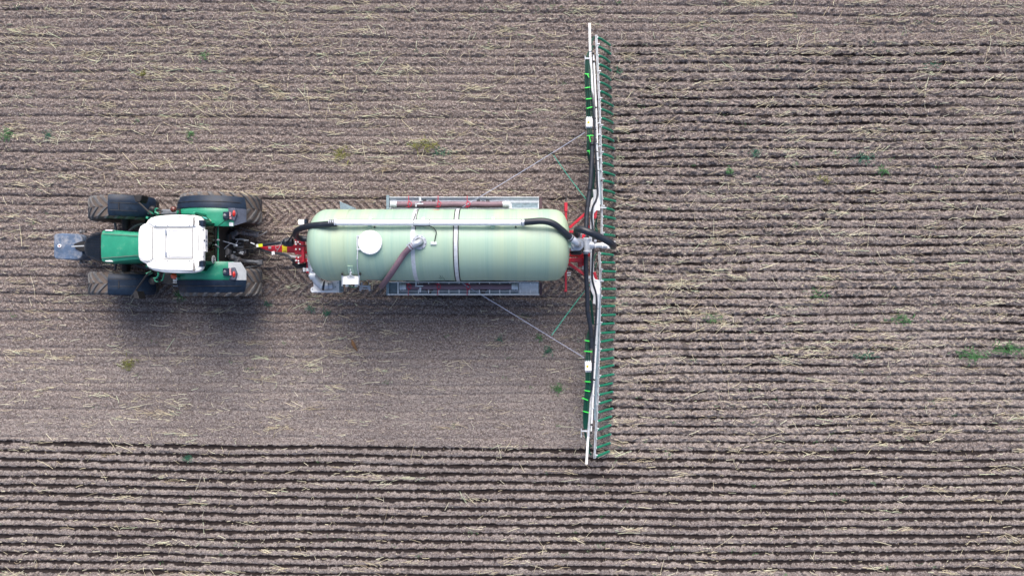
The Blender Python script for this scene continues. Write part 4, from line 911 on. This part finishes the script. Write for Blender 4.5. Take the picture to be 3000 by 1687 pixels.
# rear red frame
rf = B().pb(1653.5, 593, 1662.5, 620, 1.1, 1.24).pb(1655, 619, 1661.5, 665, 1.12, 1.22).pb(1655, 780, 1661, 850, 1.12, 1.22).pb(1653, 849, 1662, 855, 1.1, 1.24)
rf.pb(1640, 755, 1712, 768, 1.05, 1.18).pb(1694, 752, 1712, 782, .95, 1.12).pb(1640, 674, 1690, 682, 1.05, 1.18)
rf.out('rear_frame', 'red_paint', K, bevel=.01)
B().bar(P(1658, 577, 1.2), P(1658, 594, 1.2), .03).ball(P(1658, 579, 1.2), .028, 8).bar(P(1657, 854, 1.2), P(1657, 870, 1.2), .025).tube([P(1654, 606, 1.2), P(1647, 604, 1.2), P(1648, 611, 1.2), P(1654, 612, 1.2)], .012, 6).out('marker_lamp_stem', 'black_metal', K)
B().tube([P(1655, 787, 1.1), P(1672, 787, 1.1), P(1681, 796, 1.1), P(1690, 788, 1.1)], .012, 6).tube([P(1660, 799, 1.1), P(1700, 802, 1.1), P(1712, 800, 1.1)], .014, 6).tube([P(1660, 806, 1.1), P(1695, 807, 1.1), P(1712, 804, 1.1)], .014, 6).tube([P(1665, 738, 1.9), P(1685, 742, 1.8), P(1705, 738, 1.8), P(1710, 725, 1.8)], .02, 6).out('hydraulic_line', 'gasket', K, smooth=True)
B().bar(P(1660, 799, 1.12), P(1672, 799, 1.12), .03).bar(P(1662, 806, 1.12), P(1672, 806, 1.12), .03).out('line_fitting', 'white_paint', K)
# rear pump elbow
pb_ = B().prism([(1670, 707), (1685, 698), (1704, 700), (1707, 720), (1702, 733), (1672, 735)], 2.15, 2.30).out('outlet_plate', 'steel', K, bevel=.012)
B().lathe(P(1692, 716, 2.30), (0, 0, 1), [(.15, 0), (.155, .02), (.14, .035), (.08, .04)], 32).out('elbow_flange', 'steel', K, pb_, smooth=True)
B().tube([P(1676, 701, 2.62), P(1684, 707, 2.60), P(1692, 714, 2.52), P(1693, 716, 2.32)], .088, 20, 8).out('rear_elbow', 'steel', K, pb_, smooth=True)
B().prism([(1690, 684), (1706, 684), (1706, 704), (1688, 702)], 1.9, 2.1).out('pump_housing', 'grey_metal', K, bevel=.03)
B().cyl(P(1700, 693, 1.0), P(1698, 712, 2.2), .11, 16).out('riser_pipe', 'steel', K, smooth=True)
B().pb(1676, 728, 1706, 745, 1.5, 2.0).out('valve_block', 'black_metal', K, bevel=.03)
B().bar(P(1685, 731, 2.05), P(1705, 728, 2.05), .03).bar(P(1700, 700, 2.1), P(1712, 690, 1.9), .05).out('valve_lever', 'red_paint', K)

# ================================================================== suction hoses in the trays
def suction(x0, x1, y, lab, straps, z=1.345):
    c = P((x0+x1)/2, y, z-.08)
    t = thing('suction_hose', (c.x, c.y, c.z), lab, 'hose', 'suction hoses stored beside the tank')
    b = B(); a = P(x0+16, y, z); e = P(x1-14, y, z); N_ = 90; pts = [a.lerp(e, i/N_)+Vector((0, .004*math.sin(i*.3), 0)) for i in range(N_+1)]
    h = b.ring(pts, [.074+.0025*math.sin(i*2.1) for i in range(N_+1)], 16).out('hose_body', 'purple_hose', t, smooth=True)
    for xx, s_ in ((x0, 1), (x1, -1)):
        p = P(xx, y, z); q = P(xx+18*s_, y, z); d = (q-p).normalized()
        B().lathe(p, d, [(.05, 0), (.09, .0), (.09, .03), (.075, .035), (.075, .07), (.092, .075), (.092, .095), (.082, .10), (.082, .16), (.05, .16)], 20).out('end_coupling', 'galv', t, smooth=True)
    for sx, k in straps:
        p = P(sx, y, z); b = B().ring([p+Vector((.0+.015*math.sin(a*3), math.cos(a)*.088, math.sin(a)*.088)) for a in [R(i*20) for i in range(19)]], .008, 6)
        b.tube([p+Vector((0, .09*k, .03)), p+Vector((.08, .02*k, .10)), p+Vector((.05, -.06*k, .09)), p+Vector((-.05, -.075*k, .08))], .007, 6)
        b.bar(p+Vector((0, .09*k, .05)), p+Vector((0, .22*k, .04)), .014, .01).out('strap', 'red_strap', t)
suction(1145, 1491, 599, 'purple suction hose tied with red straps in the tray without ladder rungs', ((1198, 1), (1284, 1), (1369, 1)))
suction(1172, 1517, 840, 'purple suction hose tied with red straps in the near tray under the ladder rungs', ((1197, -1), (1283, -1), (1369, -1)))

# ================================================================== SPREADER BOOM
D = thing('spreader_boom', (2.2, 1.1, 0), 'wide galvanised slurry spreading boom with green drag hoses across the tank rear', 'spreader boom')
def xb(y):      # x pixel of the hose bar at pixel row y
    return float(np.interp(y, [104, 330, 600, 692, 738, 800, 900, 1150, 1340], [1746.5, 1757, 1763, 1762.5, 1755, 1758.5, 1757, 1751, 1741.5]))
BZ = .66
for seg_, nm in (((104, 220, 330, 450, 600, 693), 'a'), ((738, 800, 900, 1020, 1150, 1342), 'b')):
    b = B()
    for i in range(len(seg_)-1): b.bar(P(xb(seg_[i]), seg_[i], BZ), P(xb(seg_[i+1]), seg_[i+1], BZ), .055, .05)
    hb_ = b.out('hose_bar', 'galv', D, bevel=.006)
    b = B()
    for i in range(len(seg_)-1): b.bar(P(xb(seg_[i])+.6, seg_[i], BZ+.03), P(xb(seg_[i+1])+.6, seg_[i+1], BZ+.03), .012, .012)
    b.out('bar_edge', 'grey_metal', D, hb_)
hy = [111+26.2*k for k in range(UP_N)]+[743+25.8*k for k in range(LO_N)]
for i, y in enumerate(hy):
    x = xb(y); a = P(x+3, y, BZ-.02); j = random.uniform(-.02, .02); ln_ = .40+random.uniform(-.02, .03)+(.05 if y > 720 else 0)
    h = B().tube([a, a+Vector((.10, j*.3, -.09)), a+Vector((.27, j*.7, -.33)), a+Vector((ln_, j, -.58))], .034, 10, 4).out('drag_hose', 'green_hose', D, smooth=True)
    c = B().bar(a+Vector((-.06, 0, .035)), a+Vector((.02, 0, .035)), .035, .02)
    if i % 3 == 1: c.box(a+Vector((.02, .05, .05)), (.06, .03, .04))
    c.out('hose_clip', 'galv', D, h, bevel=.005)
    e = a+Vector((ln_, j, -.58)); B().cyl(e+Vector((-.012, 0, .03)), e+Vector((.004, 0, -.006)), .033, 10).out('hose_tip', 'galv_dull', D, h)
def strip(name, m, pts, wd, h, bevel=.006, **k):
    b = B(); q = [P(*p) for p in pts]
    for i in range(len(q)-1): b.bar(q[i], q[i+1], wd, h)
    return b.out(name, m, D, bevel=bevel, **k)
strip('end_guard', 'roof_white', [(1727, 69, 1.05), (1728.8, 152, 1.05)], .062, .05); strip('end_guard', 'roof_white', [(1722.5, 1280, 1.05), (1718, 1359, 1.05)], .062, .05)
strip('boom_beam', 'galv', [(1728.7, 152, 1.02), (1733.5, 230, 1.02), (1739.5, 330, 1.02)], .062, .06)
strip('boom_beam', 'galv', [(1742, 330, 1.02), (1749, 480, 1.05), (1752, 570, 1.08)], .070, .07)
strip('boom_beam', 'galv', [(1722.8, 1281, 1.02), (1727, 1220, 1.02), (1736, 1130, 1.02)], .062, .06)
strip('boom_beam', 'galv', [(1738, 1130, 1.02), (1746, 1000, 1.05), (1753, 860, 1.08)], .070, .07)
strip('boom_rail', 'galv', [(1738, 168, .95), (1746, 330, .95), (1757, 600, .95)], .035, .04); strip('boom_rail', 'galv', [(1731, 1262, .95), (1738, 1130, .95), (1752, 900, .95)], .035, .04)
strip('lower_rail', 'galv_dull', [(1742, 330, .8), (1760, 600, .8)], .06, .05); strip('lower_rail', 'galv_dull', [(1757, 860, .8), (1742, 1230, .8)], .06, .05)
strip('lower_rail', 'galv_dull', [(1740, 170, .8), (1748, 330, .8)], .03, .04)
rd = B().cyl(P(1740, 182, 1.08), P(1747, 330, 1.1), .024).cyl(P(1739, 160, 1.08), P(1740, 182, 1.08), .018).cyl(P(1747, 330, 1.1), P(1750, 420, 1.1), .022).out('fold_cylinder', 'white_paint', D, smooth=True)
rd = B().cyl(P(1733, 1245, 1.08), P(1739, 1130, 1.1), .024).cyl(P(1732, 1262, 1.08), P(1733, 1245, 1.08), .018).cyl(P(1739, 1130, 1.1), P(1746, 1020, 1.1), .022).out('fold_cylinder', 'white_paint', D, smooth=True)
g_ = B()
for x, y in ((1738, 157), (1739, 181), (1732, 1266), (1733, 1243), (1747, 700), (1746, 316), (1741, 1112)): g_.cyl(P(x-3, y, 1.1), P(x+3, y, 1.1), .03, 8)
g_.out('pivot_pin', 'black_metal', D)
cp = B()
for y in list(range(360, 560, 34))+list(range(880, 1200, 38)): x = xb(y); cp.pb(x-6, y-1.6, x+1, y+1.6, .70, .80); cp.pb(x-14, y+10, x-9, y+12.5, 1.1, 1.14)
cp.out('cross_brace', 'galv', D)
# central plates
B().prism([(1737, 555), (1752, 555), (1757, 600), (1758, 618), (1748, 616), (1738, 628), (1736, 640), (1731, 640), (1730, 604), (1731, 590), (1735, 580), (1739, 578)], .98, 1.06).out('wing_plate', 'white_paint', D, bevel=.01)
B().prism([(1737, 890), (1750, 890), (1757, 860), (1759, 830), (1756, 820), (1744, 818), (1737, 805), (1731, 800), (1729, 835), (1731, 850), (1739, 868)], .98, 1.06).out('wing_plate', 'white_paint', D, bevel=.01)
ct = B()
ct.bar(P(1731.5, 612, 1.0), P(1731.5, 812, 1.0), .05).bar(P(1741, 560, 1.1), P(1737.5, 645, 1.1), .03).bar(P(1738, 645, 1.0), P(1738, 830, 1.0), .03)
ct.bar(P(1714, 609.5, 1.15), P(1738, 609.5, 1.15), .035).bar(P(1721, 616, 1.15), P(1733, 616, 1.15), .08, .05).bar(P(1714, 822.5, 1.15), P(1738, 822.5, 1.15), .03).bar(P(1720, 813, 1.15), P(1733, 813, 1.15), .08, .05)
ct.bar(P(1748, 608, .85), P(1776, 609, .7), .04).bar(P(1745, 822, .85), P(1768, 823, .7), .04)
ct.out('centre_frame', 'galv', D, bevel=.006)
B().pb(1706, 779, 1712, 790, 1.15, 1.2).pb(1726, 686, 1730, 702, 1.0, 1.1).pb(1712, 650, 1717, 668, 1.3, 1.36).out('frame_catch', 'galv', D, bevel=.005)
# red parts of the boom mount
rb_ = B().bar(P(1668, 668, 1.2), P(1718, 623, 1.25), .07).bar(P(1666, 772, 1.2), P(1718, 808, 1.25), .075).bar(P(1742, 641, 1.0), P(1747, 611, 1.0), .075).bar(P(1741, 797, 1.0), P(1747, 820, 1.0), .075).pb(1708, 664, 1714, 668, 1.1, 1.2).pb(1724, 660, 1727, 678, .9, 1.).pb(1704, 686, 1713, 694, 1.6, 1.7).pb(1728, 745, 1731, 800, .85, .92).pb(1728, 640, 1731, 690, .85, .92)
rb_.out('brace_arm', 'red_paint', D, bevel=.012)
B().ball(P(1719, 622, 1.25), .035, 10).ball(P(1718, 809, 1.25), .035, 10).ball(P(1747, 822, 1.05), .03, 10).out('brace_joint', 'white_paint', D, smooth=True)
# thick black hoses
def dh(name, m, pts, r, n=14, parent=None): return B().tube([P(*p) for p in pts], r, n, 6).out(name, m, D, parent, smooth=True)
dh('feed_hose', 'black_hose', [(1734, 418, 1.2), (1734, 450, 1.22), (1732.5, 490, 1.25), (1729, 545, 1.28), (1723, 590, 1.3), (1719, 625, 1.32), (1717.5, 660, 1.35), (1716, 702, 1.4)], .058)
dh('feed_hose', 'black_hose', [(1716, 742, 1.4), (1716.5, 775, 1.36), (1718, 820, 1.32), (1721, 870, 1.3), (1721, 908, 1.28), (1727, 940, 1.25), (1732, 975, 1.22), (1733.5, 1020, 1.2)], .058)
dh('control_hose', 'black_hose', [(1729, 266, 1.1), (1735, 280, 1.15), (1738, 310, 1.2), (1741, 360, 1.2), (1743, 420, 1.2), (1747, 480, 1.2), (1750, 540, 1.22), (1751, 566, 1.22), (1746, 588, 1.25), (1737, 606, 1.25), (1733, 632, 1.25), (1736, 665, 1.25), (1737.5, 700, 1.25), (1737, 745, 1.25), (1735, 790, 1.25), (1735, 815, 1.25), (1739, 836, 1.25), (1746, 860, 1.22), (1748, 890, 1.22), (1745, 950, 1.2), (1740, 1020, 1.2), (1736, 1090, 1.2), (1732, 1140, 1.15), (1724, 1172, 1.1)], .027, 10)
rs = B()
for x, y, r in ((1734, 424, .062), (1732, 487, .062), (1727.5, 556, .064), (1719, 604, .066), (1720.5, 838, .062), (1721, 910, .062), (1727, 950, .062), (1733, 985, .062)):
    c = P(x, y, 1.31 if 550 < y < 912 else 1.24); rs.cyl(c-Vector((0, .008, 0)), c+Vector((0, .008, 0)), r, 14)
for x, y in ((1741, 347), (1742, 380), (1743, 415), (1746, 445), (1748, 472), (1749, 500), (1748, 904), (1746, 950), (1741, 1010), (1737, 1060), (1735, 1110)):
    c = P(x, y, 1.2); rs.bar(c-Vector((.045, 0, 0)), c+Vector((.05, 0, 0)), .014, .06)
rs.out('hose_band', 'gasket', D)
# silver T piece, cross pipe, arched hose
tpc = B().cyl(P(1716, 700, 1.55), P(1716, 741, 1.55), .115, 22).cyl(P(1716, 718, 1.55), P(1736, 719, 1.5), .10, 18).out('tee_pipe', 'steel', D, smooth=True)
B().cyl(P(1716, 698, 1.55), P(1716, 701, 1.55), .135, 22).cyl(P(1716, 735, 1.55), P(1716, 738, 1.55), .135, 22).cyl(P(1716, 742, 1.5), P(1716, 744, 1.5), .07, 18).out('tee_flange', 'galv', D, tpc, smooth=True)
xp = B().cyl(P(1738, 719, 1.45), P(1764, 719, 1.5), .065, 18).cyl(P(1764, 719, 1.5), P(1800, 722, 1.6), .07, 18).out('cross_pipe', 'galv', D, smooth=True)
B().pb(1780, 706, 1803, 728, 1.55, 1.62).cyl(P(1763, 719, 1.5), P(1766, 719, 1.5), .085, 18).cyl(P(1742, 719, 1.45), P(1745, 719, 1.45), .085, 18).out('pipe_flange', 'white_paint', D, xp, bevel=.006)
ah = dh('arched_hose', 'black_hose', [(1693, 690, 1.9), (1690, 680, 2.25), (1692, 672, 2.45), (1705, 673, 2.58), (1730, 682, 2.62), (1760, 696, 2.5), (1783, 708, 2.42), (1794, 716, 2.26), (1797, 721, 1.95), (1796, 722, 1.65)], .086, 18)
B().tube([P(1683, 688, 2.0), P(1690, 692, 2.1), P(1702, 688, 2.05)], .02, 8).pb(1728, 690, 1733, 712, 1.5, 1.56).pb(1741, 702, 1748, 708, 1.5, 1.6).out('pipe_clamp', 'steel', D, smooth=True)
# distributor boxes with arrow stickers
for x0, y0 in ((1717.5, 346), (1714.5, 1060)):
    bx = B().pb(x0, y0, x0+18.5, y0+26, 1.0, 1.22).out('distributor_box', 'white_paint', D, bevel=.01)
    cxp, cyp = x0+6.5, y0+13
    B().prism([(cxp-4.5, cyp), (cxp, cyp-4.6), (cxp+4.5, cyp), (cxp, cyp+4.6)], 1.2215, 1.224).out('arrow_sticker', 'yellow', D, bx)
    B().bar(P(cxp-1.2, cyp-2.6, 1.2255), P(cxp+1.6, cyp, 1.2255), .009, .002).bar(P(cxp+1.6, cyp, 1.2255), P(cxp-1.2, cyp+2.6, 1.2255), .009, .002).out('arrow_print', 'print_black', D, bx)
    e = B()
    for xx in (x0+3, x0+9, x0+15):
        for yy in (y0-4, y0+26): e.pb(xx-2, yy, xx+2, yy+4, 1.08, 1.17)
    for yy in (y0+3, y0+20): e.pb(x0-2, yy, x0, yy+3, 1.1, 1.15)
    e.out('box_fitting', 'galv', D, bx)
# green supply hoses along the arms
def bundle(paths, r=.0165):
    for p in paths: dh('supply_hose', 'supply_green', p, r, 8)
bundle([[(1719+k*5.2, 343, 1.14), (1717.5+k*5, 290, 1.16), (1714.5+k*5, 240, 1.16), (1715+k*4.6, 205, 1.14), (1716+k*2.6, 176, 1.12)] for k in range(4)])
bundle([[(1717+k*2, 176, 1.1), (1721+k*3, 160, 1.05), (1728+k*4, 145, .95)] for k in range(2)])
bundle([[(1733, 150, .9), (1735, 138, .85), (1740, 136, .82)], [(1733, 130, .9), (1735, 118, .85), (1741, 109, .82)]], .026)
bundle([[(1722+k*5, 376, 1.14), (1722+k*4.6, 400, 1.15), (1720.5+k*4, 432, 1.12), (1723+k*2, 460, 1.05), (1727+k*2.5, 476, .95)] for k in range(3)])
bundle([[(1738, 480, .95), (1741, 510, .9), (1738, 545, .9), (1735, 580, .9), (1736, 600, .88)], [(1733, 545, .95), (1736, 570, .95), (1734, 598, .95)]], .03)
bundle([[(1716+k*5, 1058, 1.14), (1718+k*4.6, 1035, 1.15), (1716.5+k*4.3, 1010, 1.12), (1720+k*3, 985, 1.05), (1725+k*2.5, 967, .95)] for k in range(3)])
bundle([[(1717+k*4.6, 1090, 1.14), (1716.5+k*4.2, 1130, 1.16), (1712.5+k*4.2, 1170, 1.16), (1709.5+k*4.3, 1215, 1.15), (1711+k*2.6, 1256, 1.12)] for k in range(4)])
bundle([[(1712+k*2, 1262, 1.1), (1716+k*3, 1282, 1.05), (1722+k*3, 1300, .95)] for k in range(2)])
bundle([[(1725, 1288, .9), (1727, 1300, .85), (1733, 1307, .82)], [(1724, 1310, .9), (1726, 1322, .85), (1731, 1332, .82)]], .026)
bundle([[(1730, 880, .95), (1733, 900, .95), (1736, 930, .9), (1738, 950, .9)], [(1733, 852, .95), (1735, 880, .95)]], .032)
bundle([[(1748, 640, .9), (1745, 668, .85), (1748, 690, .8)], [(1744, 655, .9), (1750, 678, .85)], [(1748, 742, .85), (1742, 750, .9), (1741, 765, .95)], [(1748, 770, .85), (1744, 785, .9)], [(1746, 690, .95), (1748, 676, 1.0), (1742, 668, 1.0)]], .022)
for p in ([(1726, 343, 1.08), (1724, 290, 1.09), (1721, 240, 1.09), (1720, 190, 1.06)], [(1723, 1090, 1.08), (1722, 1130, 1.09), (1718, 1170, 1.09), (1714, 1250, 1.06)]): dh('dark_backing', 'gasket', p, .045, 8)  # added black tubes underneath, to darken the gaps between the green hoses
for ex in ((1724, 172), (1713, 1262)): B().bar(P(ex[0]-10, ex[1]-8, 1.1), P(ex[0]-10, ex[1]+18, 1.1), .02).bar(P(ex[0]-10, ex[1], 1.16), P(ex[0]+8, ex[1], 1.16), .035, .03).out('hose_guide', 'galv', D, bevel=.004)
for x0, x1, y, dy, tail in ((1714, 1726, 217, 1, 1), (1714, 1729, 258, -2, 0), (1717, 1733, 291, -2, 0), (1719, 1735, 318, -4, 0), (1721, 1738, 398, -1, 1), (1721, 1739, 443, -3, 1), (1714, 1735, 997, 3, 0), (1712, 1735, 1028, 2, 0), (1714, 1730, 1117, 1, 0), (1713, 1728, 1143, 3, 0), (1706, 1722, 1165, 7, 0), (1709, 1724, 1204, 4, 0)):
    b = B().bar(P(x0, y, 1.215), P(x1, y+dy, 1.215), .026, .012).bar(P(x0, y, 1.215), P(x0-1, y, 1.12), .026, .01).bar(P(x1, y+dy, 1.215), P(x1, y+dy, 1.1), .026, .01)
    if tail: b.bar(P(x0+6, y+1, 1.22), P(x1 if y < 300 else x0+9, y+(11 if y < 300 else 20), 1.22), .022, .008)
    b.out('cable_tie', 'tie_green', D)
for x, y in ((1712, 383), (1716, 1052)): B().tube([P(x, y, 1.1), P(x+5, y-5 if y < 800 else y+4, 1.1)], .02, 6).out('cord_hook', 'gasket', D)
B().bar(P(1762, 527, .78), P(1762, 532, .78), .05).bar(P(1739, 483, 1.05), P(1745, 481, 1.05), .03).out('arm_stop', 'black_metal', D)

# ================================================================== ropes between trays and boom
def rope(pts, r, m, name, lab, grp):
    b = B(); q = [P(*p) for p in pts]; N_ = 40; o = []
    L_ = [(q[0].lerp(q[-1], i/N_)+Vector((0, 0, -.25*4*(i/N_)*(1-i/N_)*.5))) for i in range(N_+1)]
    b.ring(L_, r, 6); solo(b, name, m, lab, 'rope', grp, smooth=True)
rope([(1355, 607, 1.45), (1714, 388, 1.15)], .008, 'rope_silver', 'rope', 'silver rope from the tank to the upper arm of the boom', 'guy ropes of the boom')
rope([(1355, 830, 1.45), (1712, 1048, 1.15)], .008, 'rope_silver', 'rope', 'silver rope from the tank to the lower arm of the boom', 'guy ropes of the boom')
rope([(1622, 455, 1.25), (1729, 598, 1.2)], .009, 'rope_green', 'rope', 'thin green rope reaching the upper side of the boom centre', 'guy ropes of the boom')
rope([(1616, 982, 1.25), (1729, 832, 1.2)], .009, 'rope_green', 'rope', 'thin green rope reaching the lower side of the boom centre', 'guy ropes of the boom')
